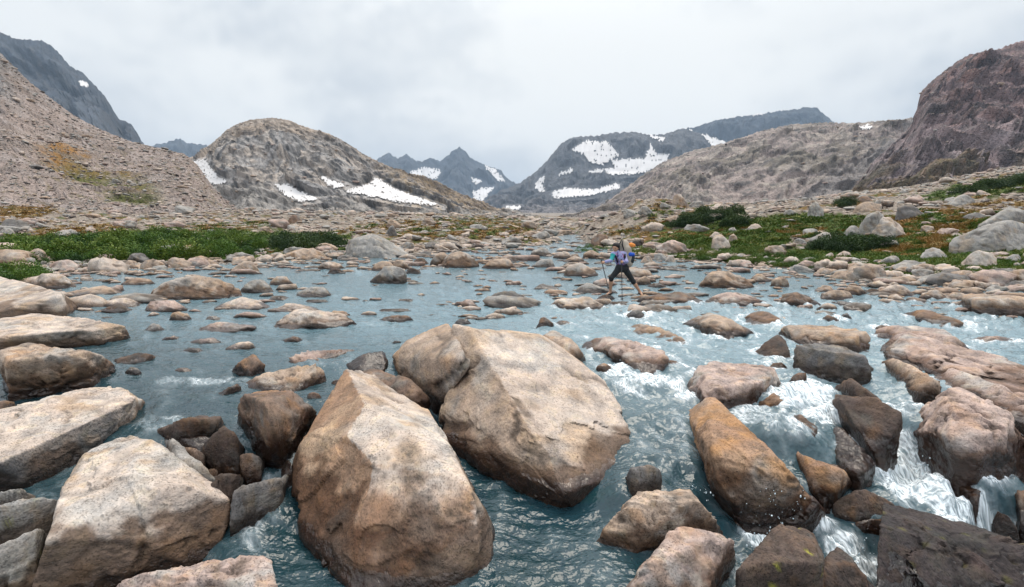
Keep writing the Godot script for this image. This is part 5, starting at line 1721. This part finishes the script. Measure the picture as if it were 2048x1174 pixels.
func build_plants():
	var clump := leaf_clump(320, 5, 0.13, 0.03)
	var greens := {
		"willow": [Color(0.026, 0.065, 0.013), Color(0.075, 0.145, 0.022), Color(0.13, 0.18, 0.03)],
		"juniper": [Color(0.022, 0.045, 0.018), Color(0.035, 0.065, 0.02), Color(0.055, 0.085, 0.025)],
		"low": [Color(0.055, 0.115, 0.02), Color(0.08, 0.14, 0.025), Color(0.14, 0.155, 0.03)],
	}
	for t in [
		["willow_thicket", "willow thicket", "broad dark green willow thicket along the left bank", [-60, 532, -60, 482, 60, 490, 130, 478, 250, 470, 330, 468, 480, 472, 520, 482, 527, 508, 470, 516, 330, 523, 200, 526, 60, 531], .75, "willow", 7.0],
		["willow_thicket", "willow thicket", "dark willow clump between the thicket and the huge grey boulder, left bank", [545, 492, 562, 482, 620, 477, 680, 482, 692, 494, 645, 499, 600, 504, 562, 503], .85, "juniper", 6.0],
		["willow_bush", "bush", "small green bush at the left edge, in front of the shore boulders", [-40, 572, -40, 548, 30, 545, 70, 547, 96, 553, 85, 563, 50, 571], .5, "willow", 6.0],
		["willow_bush", "bush", "small bush at the foot of the huge grey boulder, left shore", [690, 512, 700, 505, 725, 504, 734, 511, 715, 514], .45, "willow", 5.0],
		["juniper_bush", "bush", "dark evergreen bush lying over the knoll, right of the hiker", [1330, 457, 1342, 444, 1400, 430, 1470, 418, 1478, 430, 1442, 442, 1382, 455], 0.8, "juniper", 4.5],
		["juniper_bush", "bush", "dark low bush in front of the knoll bush, right bank", [1436, 456, 1450, 447, 1494, 442, 1500, 450, 1470, 458], .7, "juniper", 4.5],
		["willow_bush", "bush", "dense green bush below the angular boulder pair on the right bank", [1618, 502, 1634, 480, 1700, 483, 1792, 488, 1796, 496, 1732, 502, 1690, 508], .7, "juniper", 5.5],
		["willow_thicket", "low willows", "strip of low willows along the right shore, between backpack and round boulder", [1268, 512, 1276, 500, 1330, 496, 1352, 502, 1345, 512, 1300, 514], .35, "low", 5.5],
		["willow_thicket", "low willows", "low green willows above the cobbles, right shore below the round pale boulder", [1362, 516, 1400, 500, 1450, 504, 1540, 500, 1600, 506, 1660, 522, 1690, 538, 1640, 540, 1540, 532, 1420, 522], .4, "low", 6.0],
		["willow_thicket", "low willows", "patch of low willows left of the hiker beneath the dark cube boulder", [1150, 504, 1158, 496, 1200, 493, 1216, 500, 1190, 507], .35, "low", 5.0],
		["willow_thicket", "low willows", "green mat of low willows on the meadow at the right edge", [1690, 542, 1760, 530, 1850, 528, 1960, 538, 2060, 545, 2060, 575, 1900, 562, 1780, 552], .25, "low", 8.0],
		["juniper_bush", "bush", "long dark green strip of bushes high on the slope at the right edge", [1900, 388, 1960, 372, 2060, 352, 2060, 366, 1980, 382, 1920, 393], .9, "juniper", 5.0],
		["willow_bush", "bush", "small dark bush beside the brown boulder on the right crest", [1668, 412, 1680, 404, 1706, 404, 1704, 412, 1684, 416], .8, "juniper", 4.0],
	]:
		var pg := poly(t[3])
		var box := Rect2(pg[0], Vector2.ZERO)
		for q in pg:
			box = box.expand(q)
		var count := int(box.get_area() / (t[6] * t[6]) * 1.6)
		var places := []
		var colors := []
		for i in count:
			var q := Vector2(rng.randf_range(box.position.x, box.end.x), rng.randf_range(box.position.y, box.end.y))
			if not inside(q, pg):
				continue
			var p := ground_hit(q.x, q.y)
			var n: float = N.soft.get_noise_2d(p.x * 0.4, p.z * 0.4)
			if n < -0.42:
				continue
			var h: float = t[4] * rng.randf_range(0.5, 1.05) * (1.0 + 0.8 * n)
			var wide := maxf(h * rng.randf_range(1.0, 1.6), 0.4)
			places.append(Transform3D(Basis(Vector3.UP, rng.randf() * TAU).scaled(Vector3(wide, h, wide)), p - Vector3(0, 0.05, 0)))
			var g: Array = greens[t[5]]
			var k := clampf(0.34 + n * 1.3 + rng.randf_range(-0.3, 0.3), 0, 1)
			colors.append(g[0].lerp(g[1], k * 2.0) if k < 0.5 else g[1].lerp(g[2], k * 2.0 - 1.0))
		scatter(t[0], clump, places, t[2], t[1], colors)
	# grass and tundra
	var tuft := grass_tuft(26, 9)
	var sets := {"green": [[], []], "orange": [[], []]}
	for c in covers:
		var box := Rect2(c[0][0], Vector2.ZERO)
		for q in c[0]:
			box = box.expand(q)
		for i in int(box.get_area() / 14.0):
			var q := Vector2(rng.randf_range(box.position.x, box.end.x), rng.randf_range(box.position.y, box.end.y))
			if not inside(q, c[0]) or q.x < -30 or q.x > 2080:
				continue
			var p := ground_hit(q.x, q.y)
			if -p.z > 150.0 or p.y < river_slope(-p.z) + 0.08:
				continue
			var kind := cover_at(p)
			if not sets.has(kind):
				continue
			var far := clampf(-p.z / 30.0, 1.0, 3.0)
			var h := rng.randf_range(0.10, 0.24) * (0.8 + 0.2 * far)
			var wide := rng.randf_range(0.3, 0.5) * far
			sets[kind][0].append(Transform3D(Basis(Vector3.UP, rng.randf() * TAU).scaled(Vector3(wide, h, wide)), p - Vector3(0, 0.02, 0)))
			var k := rng.randf()
			sets[kind][1].append(Color(0.06, 0.125, 0.018).lerp(Color(0.17, 0.17, 0.035), k * k) if kind == "green" else Color(0.30, 0.15, 0.04).lerp(Color(0.26, 0.19, 0.07), k))
	scatter("grass", tuft, sets.green[0], "short green sedge and grass on both banks", "grass", sets.green[1])
	scatter("tundra", tuft, sets.orange[0], "ochre autumn tundra tufts on both banks", "tundra", sets.orange[1])


# ------------------------------------------------------------------ loose stones

var pool := []
var small_pool := []
var awash := []
const pool_tone := ["pale", "tan", "grey", "pinkish", "pale", "grey", "tan", "dark grey", "pale", "tan", "grey", "pinkish"]

func prepare_rocks():
	var r := RandomNumberGenerator.new()
	r.seed = 99
	var tones := ["pale", "tan", "grey", "pink", "pale", "grey", "tan", "slate", "pale", "tan", "grey", "pink"]
	for set_ in [[pool, 7, 12], [small_pool, 3, 6], [awash, 4, 6]]:
		for k in set_[2]:
			var pts := []
			var flat := r.randf_range(0.42, 0.8)
			for i in 15:
				var d := Vector3(r.randfn(), r.randfn(), r.randfn()).normalized()
				pts.append(d * Vector3(0.5, 0.5 * flat, 0.5 * r.randf_range(0.65, 0.95)))
			set_[0].append(rock_mesh(pts, set_[1], {"tone": tones[k], "level": 0.0 if set_[0] == awash else -9.0, "seed": float(k * 13 + 3), "wet": 0.10, "stain": 0.2 if set_[0] == awash else -9.0, "rough": 0.10, "sharp": 24, "lichen": 0.15, "chips": 3}, Vector3.ZERO))


func loose(size: float) -> Basis:
	return Basis.from_euler(Vector3(rng.randf_range(-.25, .25), rng.randf() * TAU, rng.randf_range(-.25, .25))).scaled(Vector3(size * rng.randf_range(0.9, 1.4), size * rng.randf_range(0.7, 1.05), size))


func build_scatter():
	# candidates on the banks, evenly spread over the picture
	var cand := []
	var wash := []
	for k in awash.size():
		wash.append([])
	for i in 26000:
		var u := rng.randf_range(-120, 2170)
		var z := 1.0 / lerpf(1.0 / 17.0, 1.0 / 190.0, rng.randf())
		if i % 3 == 0:
			z = rng.randf_range(30.0, 170.0)
		var x := (u - 1024.0) / F * z
		var y := ground_y(x, z)
		var over := y - river_slope(z)
		if over < -0.16:
			continue
		var shore := over < 0.35
		var size := 0.10 * exp(absf(rng.randfn()) * 0.75) * (1.0 + z / 38.0)
		if shore:
			size *= 1.25
		var p := Vector3(x, y, -z)
		if not shore:
			var kind := cover_at(p)
			if kind == "green" and rng.randf() < 0.95 or kind == "orange" and rng.randf() < 0.7:
				continue
		cand.append([size / z, size, p, shore])
	for i in 4200:
		var u := rng.randf_range(-60, 2110)
		var z := 1.0 / lerpf(1.0 / 12.5, 1.0 / 90.0, pow(rng.randf(), 0.8))
		var x := (u - 1024.0) / F * z
		var over := ground_y(x, z) - river_slope(z)
		var edge_: float = smooth(-1.1, -0.25, over) + (0.5 if z > 26.0 else 0.0) + (0.25 if u > 1250 else 0.13)
		if over > -0.1 or rng.randf() > edge_:
			continue
		var size := 0.13 * exp(absf(rng.randfn()) * 0.6) * (1.0 + z / 32.0)
		var pick := rng.randi() % awash.size()
		var t := Transform3D(Basis(Vector3.UP, rng.randf() * TAU).scaled(Vector3(size * rng.randf_range(1.2, 2.2), size * rng.randf_range(0.7, 1.1), size)), Vector3(x, river_slope(z) - size * 0.02, -z))
		wash[pick].append(t)
	heap("river_stones", wash, "small flat stones awash in the shallows and along both shores", "stones", awash)
	cand.sort_custom(func(a, b): return a[0] > b[0])
	var many := []
	for k in small_pool.size():
		many.append([])
	var counts := {}
	for k in cand.size():
		var q: Array = cand[k]
		var p: Vector3 = q[2]
		var at := pixel_of(p)
		var side := "left" if at.x < 1120 else "right"
		var key: String = side + ("shore" if q[3] else "bank")
		var size: float = minf(q[1], 2.6)
		if counts.get(key, 0) < 60 and at.x > -20 and at.x < 2068:
			counts[key] = counts.get(key, 0) + 1
			var pick := rng.randi() % pool.size()
			var o := put("stone", pool[pick], p + Vector3(0, size * 0.10, 0))
			o.basis = loose(size)
			if q[3]:
				tag(o, "%s loose stone in the rubble lining the %s shore of the river" % [pool_tone[pick], side], "stone", "rubble stones along the %s shore" % side)
			else:
				tag(o, "%s loose block lying on the stony ground of the %s bank" % [pool_tone[pick], side], "stone", "loose blocks on the %s bank" % side)
		else:
			many[k % many.size()].append(Transform3D(loose(size), p + Vector3(0, size * 0.08, 0)))
	heap("rubble", many, "small stones strewn over both river banks", "rubble")
	# blocks on the slopes
	var blocks := []
	for k in small_pool.size():
		blocks.append([])
	var sized := []
	for p in hillside:
		sized.append([0.35 * exp(absf(rng.randfn()) * 0.62) * (0.7 + -p.z / 260.0), p])
	sized.sort_custom(func(a, b): return a[0] / -a[1].z > b[0] / -b[1].z)
	for k in sized.size():
		var size: float = minf(sized[k][0], 4.5)
		var p: Vector3 = sized[k][1]
		if k < 60:
			var pick := rng.randi() % pool.size()
			var o := put("stone", pool[pick], p + Vector3(0, size * 0.1, 0))
			o.basis = loose(size)
			tag(o, pool_tone[pick] + " block resting on the talus slope at left", "stone", "blocks on the left talus slope")
		else:
			blocks[k % blocks.size()].append(Transform3D(loose(size), p + Vector3(0, size * 0.1, 0)))
	for p in talus:
		var size: float = 0.5 * exp(absf(rng.randfn()) * 0.6) * (0.6 + -p.z / 300.0)
		blocks[rng.randi() % blocks.size()].append(Transform3D(loose(minf(size, 6.0)), p))
	heap("talus", blocks, "fallen blocks covering the slopes round the valley", "talus")


# one mass of stones of a few shapes
func heap(called: String, sets: Array, label: String, category: String, shapes := small_pool):
	var o := Node3D.new()
	o.name = numbered(called)
	add_child(o)
	tag(o, label, category, "", "stuff")
	for k in sets.size():
		var s := scatter("stones", shapes[k], sets[k], "", "", [])
		remove_child(s)
		o.add_child(s, true)


# ------------------------------------------------------------------ hiker

# bones: [from, to, radius, radius]; joined by a smooth minimum on a grid and meshed as surface nets
func body(bones: Array, cell: float, soft: float, mat: Material, tint = null) -> ArrayMesh:
	var lo: Vector3 = bones[0][0]
	var hi := lo
	for b in bones:
		var r: float = maxf(b[2], b[3]) + cell * 3.0
		lo = lo.min(b[0] - Vector3.ONE * r).min(b[1] - Vector3.ONE * r)
		hi = hi.max(b[0] + Vector3.ONE * r).max(b[1] + Vector3.ONE * r)
	var n := Vector3i(((hi - lo) / cell).ceil()) + Vector3i.ONE * 2
	var f := PackedFloat32Array()
	f.resize(n.x * n.y * n.z)
	f.fill(1.0)
	for b in bones:
		var a: Vector3 = b[0]
		var d: Vector3 = b[1] - b[0]
		var ll := maxf(d.length_squared(), 1e-9)
		var grow: float = maxf(b[2], b[3]) + cell * 2.5 + soft
		var from := Vector3i(((a.min(b[1]) - lo - Vector3.ONE * grow) / cell).floor()).clamp(Vector3i.ZERO, n - Vector3i.ONE)
		var to := Vector3i(((a.max(b[1]) - lo + Vector3.ONE * grow) / cell).ceil()).clamp(Vector3i.ZERO, n - Vector3i.ONE)
		for k in range(from.z, to.z + 1):
			for j in range(from.y, to.y + 1):
				for i in range(from.x, to.x + 1):
					var p := lo + Vector3(i, j, k) * cell - a
					var t := clampf(p.dot(d) / ll, 0.0, 1.0)
					var dist := (p - d * t).length() - lerpf(b[2], b[3], t)
					var at := (k * n.y + j) * n.x + i
					var o := f[at]
					var h := maxf(soft - absf(o - dist), 0.0) / soft
					f[at] = minf(o, dist) - h * h * soft * 0.25
	var v := PackedVector3Array()
	var c := PackedColorArray()
	var idx := PackedInt32Array()
	var ids := PackedInt32Array()
	ids.resize(f.size())
	ids.fill(-1)
	var sy := n.x
	var sz := n.x * n.y
	var corner := [0, 1, sy, sy + 1, sz, sz + 1, sz + sy, sz + sy + 1]
	var where := [Vector3(0, 0, 0), Vector3(1, 0, 0), Vector3(0, 1, 0), Vector3(1, 1, 0), Vector3(0, 0, 1), Vector3(1, 0, 1), Vector3(0, 1, 1), Vector3(1, 1, 1)]
	var edges := [[0, 1], [2, 3], [4, 5], [6, 7], [0, 2], [1, 3], [4, 6], [5, 7], [0, 4], [1, 5], [2, 6], [3, 7]]
	for k in n.z - 1:
		for j in n.y - 1:
			for i in n.x - 1:
				var at := (k * n.y + j) * n.x + i
				var s := f[at] < 0.0
				var same := true
				for q in 7:
					if (f[at + corner[q + 1]] < 0.0) != s:
						same = false
						break
				if same:
					continue
				var sum := Vector3.ZERO
				var count := 0
				for ed in edges:
					var fa := f[at + corner[ed[0]]]
					var fb := f[at + corner[ed[1]]]
					if (fa < 0.0) != (fb < 0.0):
						sum += where[ed[0]].lerp(where[ed[1]], fa / (fa - fb))
						count += 1
				ids[at] = v.size()
				var p := lo + (Vector3(i, j, k) + sum / count) * cell
				v.append(p)
				c.append(tint.call(p) if tint != null else Color.WHITE)
	for k in range(1, n.z - 1):
		for j in range(1, n.y - 1):
			for i in range(1, n.x - 1):
				var at := (k * n.y + j) * n.x + i
				for ax in 3:
					var st: int = [1, sy, sz][ax]
					var s1: int = [sy, sz, 1][ax]
					var s2: int = [sz, 1, sy][ax]
					var ina := f[at] < 0.0
					if ina == (f[at + st] < 0.0):
						continue
					var q := [ids[at], ids[at - s1], ids[at - s1 - s2], ids[at - s2]]
					if q.min() < 0:
						continue
					if ina:
						idx.append_array([q[0], q[2], q[1], q[0], q[3], q[2]])
					else:
						idx.append_array([q[0], q[1], q[2], q[0], q[2], q[3]])
	return mesh_of(v, idx, mat, c)


func shifted(bones: Array, by: Vector3, grow := 0.0) -> Array:
	var out := []
	for b in bones:
		out.append([b[0] - by, b[1] - by, b[2] + grow, b[3] + grow])
	return out


func build_hiker():
	var z := 16.45
	var P := func(px: float, py: float, dz: float) -> Vector3: return at_distance(px, py, z + dz)
	var base: Vector3 = P.call(1246, 592, 0.0)
	var hip_a: Vector3 = P.call(1239, 536, -0.10)     # leading leg
	var hip_b: Vector3 = P.call(1249, 536, 0.08)      # trailing leg
	var knee_a: Vector3 = P.call(1222.5, 556, -0.22)
	var knee_b: Vector3 = P.call(1266, 562.5, 0.05)
	var ank_a: Vector3 = P.call(1220.5, 585, -0.05)
	var ank_b: Vector3 = P.call(1280.5, 584.5, 0.12)
	var toe_a: Vector3 = P.call(1211.5, 590.5, -0.16)
	var toe_b: Vector3 = P.call(1284.5, 590.5, -0.02)
	var waist: Vector3 = P.call(1243, 529, -0.02)
	var chest: Vector3 = P.call(1238, 516, -0.06)
	var neck: Vector3 = P.call(1234.5, 506, -0.10)
	var head: Vector3 = P.call(1231.5, 496, -0.15)
	var sh_a: Vector3 = P.call(1226.5, 509, -0.20)    # her right arm, reaching forward
	var sh_b: Vector3 = P.call(1248, 508, 0.02)
	var elb_a: Vector3 = P.call(1222, 521, -0.32)
	var elb_b: Vector3 = P.call(1253, 523, -0.20)
	var han_a: Vector3 = P.call(1208.5, 524, -0.42)
	var han_b: Vector3 = P.call(1245, 523.5, -0.36)
	var skin_tone := Color(0.43, 0.24, 0.155)
	var skin := [
		[waist, chest, 0.115, 0.13], [hip_a, hip_b, 0.115, 0.115], [waist, (hip_a + hip_b) * 0.5, 0.11, 0.12], [sh_a, sh_b, 0.075, 0.075], [chest, neck, 0.12, 0.055], [neck, head, 0.05, 0.055],
		[sh_a, elb_a, 0.052, 0.042], [elb_a, han_a, 0.04, 0.028], [sh_b, elb_b, 0.052, 0.042], [elb_b, han_b, 0.04, 0.028],
		[hip_a, knee_a, 0.095, 0.06], [knee_a, ank_a.lerp(knee_a, 0.65), 0.058, 0.056], [ank_a.lerp(knee_a, 0.65), ank_a, 0.056, 0.036], [hip_b, knee_b, 0.095, 0.06], [knee_b, ank_b.lerp(knee_b, 0.65), 0.058, 0.056], [ank_b.lerp(knee_b, 0.65), ank_b, 0.056, 0.036],
		[ank_a, toe_a, 0.04, 0.03], [ank_b, toe_b, 0.04, 0.03],
	]
	var face := (Vector3(-0.62, -0.28, 0.73)).normalized()   # looks down and ahead, half towards the camera
	var up := (Vector3(-0.15, 1.0, 0.25) - face * face.dot(Vector3(-0.15, 1.0, 0.25))).normalized()
	var right := face.cross(up).normalized()
	skin.append_array([
		[head + up * 0.035 - face * 0.015, head + up * 0.02 + face * 0.01, 0.094, 0.09], [head - up * 0.02 + face * 0.025, head - up * 0.07 + face * 0.04, 0.066, 0.04],
		[head + face * 0.085 + up * 0.02, head + face * 0.105 - up * 0.012, 0.010, 0.014], [head + face * 0.08 - up * 0.04 - right * 0.012, head + face * 0.08 - up * 0.04 + right * 0.012, 0.014, 0.014],
		[head + right * 0.078 + up * 0.005, head + right * 0.08 - up * 0.03, 0.012, 0.01], [head - right * 0.078 + up * 0.005, head - right * 0.08 - up * 0.03, 0.012, 0.01],
	])
	# hands: palm, four fingers bent round the grip, thumb against them
	for h in [[han_a, elb_a], [han_b, elb_b]]:
		var dir: Vector3 = (h[0] - h[1]).normalized()
		var side: Vector3 = dir.cross(Vector3(0, 0, 1)).normalized()
		var curl: Vector3 = side.cross(dir).normalized()
		var wrist: Vector3 = h[0]
		skin.append([wrist, wrist + dir * 0.065, 0.026, 0.03])
		for k in 4:
			var s := (k - 1.5) * 0.020
			var l: float = [0.030, 0.036, 0.034, 0.026][k]
			var k0 := wrist + dir * 0.075 + side * s
			var k1 := k0 + (dir * 0.6 + curl * 0.8) * l
			skin.append([k0, k1, 0.009, 0.009])
			skin.append([k1, k1 + (curl * 0.6 - dir * 0.8) * l * 0.85, 0.009, 0.008])
		var t0 := wrist + dir * 0.025 - side * 0.034
		skin.append([t0, t0 + (dir * 0.5 + curl * 0.8) * 0.035, 0.011, 0.010])
		skin.append([t0 + (dir * 0.5 + curl * 0.8) * 0.035, t0 + dir * 0.045 + curl * 0.048 + side * 0.02, 0.010, 0.008])
	var person := Node3D.new()
	person.name = numbered("person")
	person.position = base
	add_child(person)
	tag(person, "hiker in lavender top and black cropped leggings, striding between two rocks in the river", "person")
	var sm := plain(Color.WHITE, 0.55)
	sm.vertex_color_use_as_albedo = true
	var eye_a := head + face * 0.082 + right * 0.032 + up * 0.022 - base
	var eye_b := head + face * 0.082 - right * 0.032 + up * 0.022 - base
	var mouth := head + face * 0.095 - up * 0.04 - base
	put("body", body(shifted(skin, base), 0.012, 0.022, sm, func(p):
		if p.distance_to(eye_a) < 0.016 or p.distance_to(eye_b) < 0.016:
			return Color(0.04, 0.025, 0.02)
		if p.distance_to(mouth) < 0.017:
			return Color(0.33, 0.11, 0.09)
		return skin_tone), Vector3.ZERO, person)
	# hair tied in a knot
	var hair := [[head + up * 0.05 - face * 0.03, head + up * 0.02 - face * 0.05, 0.110, 0.108], [head - face * 0.06, head - up * 0.05 - face * 0.07, 0.085, 0.06], [head + up * 0.09 - face * 0.09, head + up * 0.10 - face * 0.10, 0.05, 0.05], [head + up * 0.07 + right * 0.04, head + up * 0.07 - right * 0.04, 0.055, 0.055]]
	put("hair", body(shifted(hair, base), 0.012, 0.02, plain(Color(0.075, 0.05, 0.045), 0.5)), Vector3.ZERO, person)
	# lavender top with a darker print, teal at the forward shoulder
	var top := [[waist + Vector3(0, -0.05, 0), chest, 0.135, 0.145], [sh_a, sh_b, 0.088, 0.088], [chest, neck, 0.13, 0.066], [neck, neck.lerp(head, 0.35), 0.064, 0.066],
		[sh_a, elb_a, 0.066, 0.054], [elb_a, elb_a.lerp(han_a, 0.93), 0.053, 0.038], [sh_b, elb_b, 0.066, 0.054], [elb_b, elb_b.lerp(han_b, 0.93), 0.053, 0.038]]
	var tm := plain(Color.WHITE, 0.85)
	tm.vertex_color_use_as_albedo = true
	var sa := sh_a - base
	var ea := elb_a - base
	put("shirt", body(shifted(top, base), 0.012, 0.03, tm, func(p):
		var q := Geometry3D.get_closest_point_to_segment(p, sa, sa.lerp(ea, 0.75))
		if p.distance_to(q) < 0.085 and (p - sa).dot(ea - sa) > -0.01:
			return Color(0.03, 0.30, 0.30)
		var n: float = N.fine.get_noise_3dv(p * 9.0)
		var print_ := smooth(0.02, 0.2, n) * smooth(0.20, 0.12, absf(p.x + 0.12))
		return mixc(Color(0.27, 0.28, 0.47), mixc(Color(0.10, 0.08, 0.22), Color(0.42, 0.16, 0.22), smooth(0.0, 0.3, N.soft.get_noise_3dv(p * 14.0))), print_)), Vector3.ZERO, person)
	# cropped leggings
	var leg := [[hip_a, hip_b, 0.128, 0.128], [waist, (hip_a + hip_b) * 0.5, 0.12, 0.132], [hip_a, knee_a, 0.108, 0.07], [knee_a, knee_a.lerp(ank_a, 0.12), 0.069, 0.066], [hip_b, knee_b, 0.108, 0.07], [knee_b, knee_b.lerp(ank_b, 0.12), 0.069, 0.066]]
	put("leggings", body(shifted(leg, base), 0.012, 0.03, plain(Color(0.13, 0.14, 0.15), 0.8)), Vector3.ZERO, person)
	for s in [[ank_a, toe_a], [ank_b, toe_b]]:
		var heel: Vector3 = s[0] + (s[0] - s[1]).normalized() * 0.05 - Vector3(0, 0.045, 0)
		var shoe := [[heel, s[1] - Vector3(0, 0.012, 0), 0.04, 0.036], [heel, heel.lerp(s[1], 0.55), 0.04, 0.044]]
		put("shoe", body(shifted(shoe, base), 0.012, 0.02, plain(Color(0.10, 0.10, 0.12), 0.7)), Vector3.ZERO, person)
		put("sandal_strap", body(shifted([[s[0].lerp(s[1], 0.5) - right * 0.03 + Vector3(0, 0.01, 0), s[0].lerp(s[1], 0.5) + right * 0.03 + Vector3(0, 0.01, 0), 0.016, 0.016]], base), 0.01, 0.01, plain(Color(0.75, 0.74, 0.72), 0.7)), Vector3.ZERO, person)
	# backpack
	var pack := Node3D.new()
	pack.name = numbered("backpack")
	var pb: Vector3 = P.call(1254, 530, 0.30)
	pack.position = pb
	add_child(pack)
	tag(pack, "tall beige backpack with blue and orange bundles on the hiker's back", "backpack")
	var lo: Vector3 = P.call(1253, 526, 0.22)
	var hi: Vector3 = P.call(1248, 492, 0.20)
	put("pack_bag", body(shifted([[lo, hi, 0.165, 0.175], [hi, hi + Vector3(0.0, 0.06, 0.0), 0.17, 0.14], [lo + Vector3(0.04, 0.02, 0.05), hi + Vector3(0.06, -0.1, 0.08), 0.15, 0.15]], pb), 0.016, 0.03, plain(Color(0.63, 0.59, 0.54), 0.85)), Vector3.ZERO, pack)
	put("dark_pocket", body(shifted([[P.call(1262, 521, 0.12), P.call(1263, 513, 0.16), 0.10, 0.10]], pb), 0.014, 0.03, plain(Color(0.16, 0.18, 0.19), 0.85)), Vector3.ZERO, pack)
	put("blue_bundle", body(shifted([[P.call(1260, 508.5, 0.02), P.call(1266, 509, 0.1), 0.065, 0.055]], pb), 0.014, 0.03, plain(Color(0.12, 0.32, 0.72), 0.6)), Vector3.ZERO, pack)
	put("orange_bundle", body(shifted([[P.call(1262, 490, 0.1), P.call(1267.5, 491, 0.16), 0.075, 0.055]], pb), 0.014, 0.03, plain(Color(0.84, 0.52, 0.24), 0.7)), Vector3.ZERO, pack)
	for s in [[P.call(1239, 500, 0.02), P.call(1243.5, 479.5, 0.16)], [P.call(1248, 500, 0.02), P.call(1246, 480, 0.08)]]:
		put("strap", body(shifted([[s[0], s[0].lerp(s[1], 0.5) + Vector3(-0.05, 0.02, 0.05), 0.02, 0.018], [s[0].lerp(s[1], 0.5) + Vector3(-0.05, 0.02, 0.05), s[1], 0.018, 0.016]], pb), 0.012, 0.012, plain(Color(0.10, 0.10, 0.12), 0.8)), Vector3.ZERO, pack)
	for s in [[sh_a, chest.lerp(waist, 0.6) + Vector3(-0.11, 0, 0.12)], [sh_b, chest.lerp(waist, 0.6) + Vector3(0.10, 0, 0.13)]]:
		var m: Vector3 = s[0].lerp(s[1], 0.4) + Vector3(0.0, 0.03, 0.10)
		put("shoulder_strap", body(shifted([[s[0] + Vector3(0.02, 0.06, -0.03), m, 0.03, 0.028], [m, s[1], 0.028, 0.02]], pb), 0.012, 0.012, plain(Color(0.07, 0.08, 0.11), 0.8)), Vector3.ZERO, pack)
	put("hip_belt", body(shifted([[waist + Vector3(-0.12, -0.03, 0.05), waist + Vector3(-0.04, -0.04, 0.13), 0.04, 0.04], [waist + Vector3(-0.04, -0.04, 0.13), waist + Vector3(0.13, -0.02, 0.06), 0.04, 0.045]], pb), 0.012, 0.02, plain(Color(0.12, 0.13, 0.17), 0.8)), Vector3.ZERO, pack)
	# trekking poles
	for s in [[han_a + (han_a - elb_a).normalized() * 0.08, P.call(1217.5, 580, -0.30), "black trekking pole planted to the left, in the hiker's forward hand"], [han_b + (han_b - elb_b).normalized() * 0.06 + Vector3(0, 0.0, 0.0), P.call(1244.5, 604, -0.7), "grey trekking pole planted upright in front of the hiker"]]:
		var pole := Node3D.new()
		pole.name = numbered("trekking_pole")
		pole.position = s[1]
		add_child(pole)
		tag(pole, s[2], "trekking pole", "")
		var t: Vector3 = s[0] - s[1]
		put("grip", body([[t * 0.96, t + t.normalized() * 0.06, 0.018, 0.021]], 0.009, 0.01, plain(Color(0.05, 0.05, 0.055), 0.8)), Vector3.ZERO, pole)
		put("shaft", body([[t * 0.06, t * 0.5, 0.010, 0.012], [t * 0.5, t * 0.97, 0.013, 0.013]], 0.008, 0.008, plain(Color(0.20, 0.20, 0.21), 0.4)), Vector3.ZERO, pole)
		put("basket", body([[t * 0.075 - Vector3(0.02, 0, 0), t * 0.075 + Vector3(0.02, 0, 0), 0.018, 0.018]], 0.009, 0.01, plain(Color(0.05, 0.05, 0.055), 0.8)), Vector3.ZERO, pole)
		put("tip", body([[Vector3.ZERO, t * 0.06, 0.005, 0.008]], 0.005, 0.008, plain(Color(0.3, 0.3, 0.3), 0.4)), Vector3.ZERO, pole)
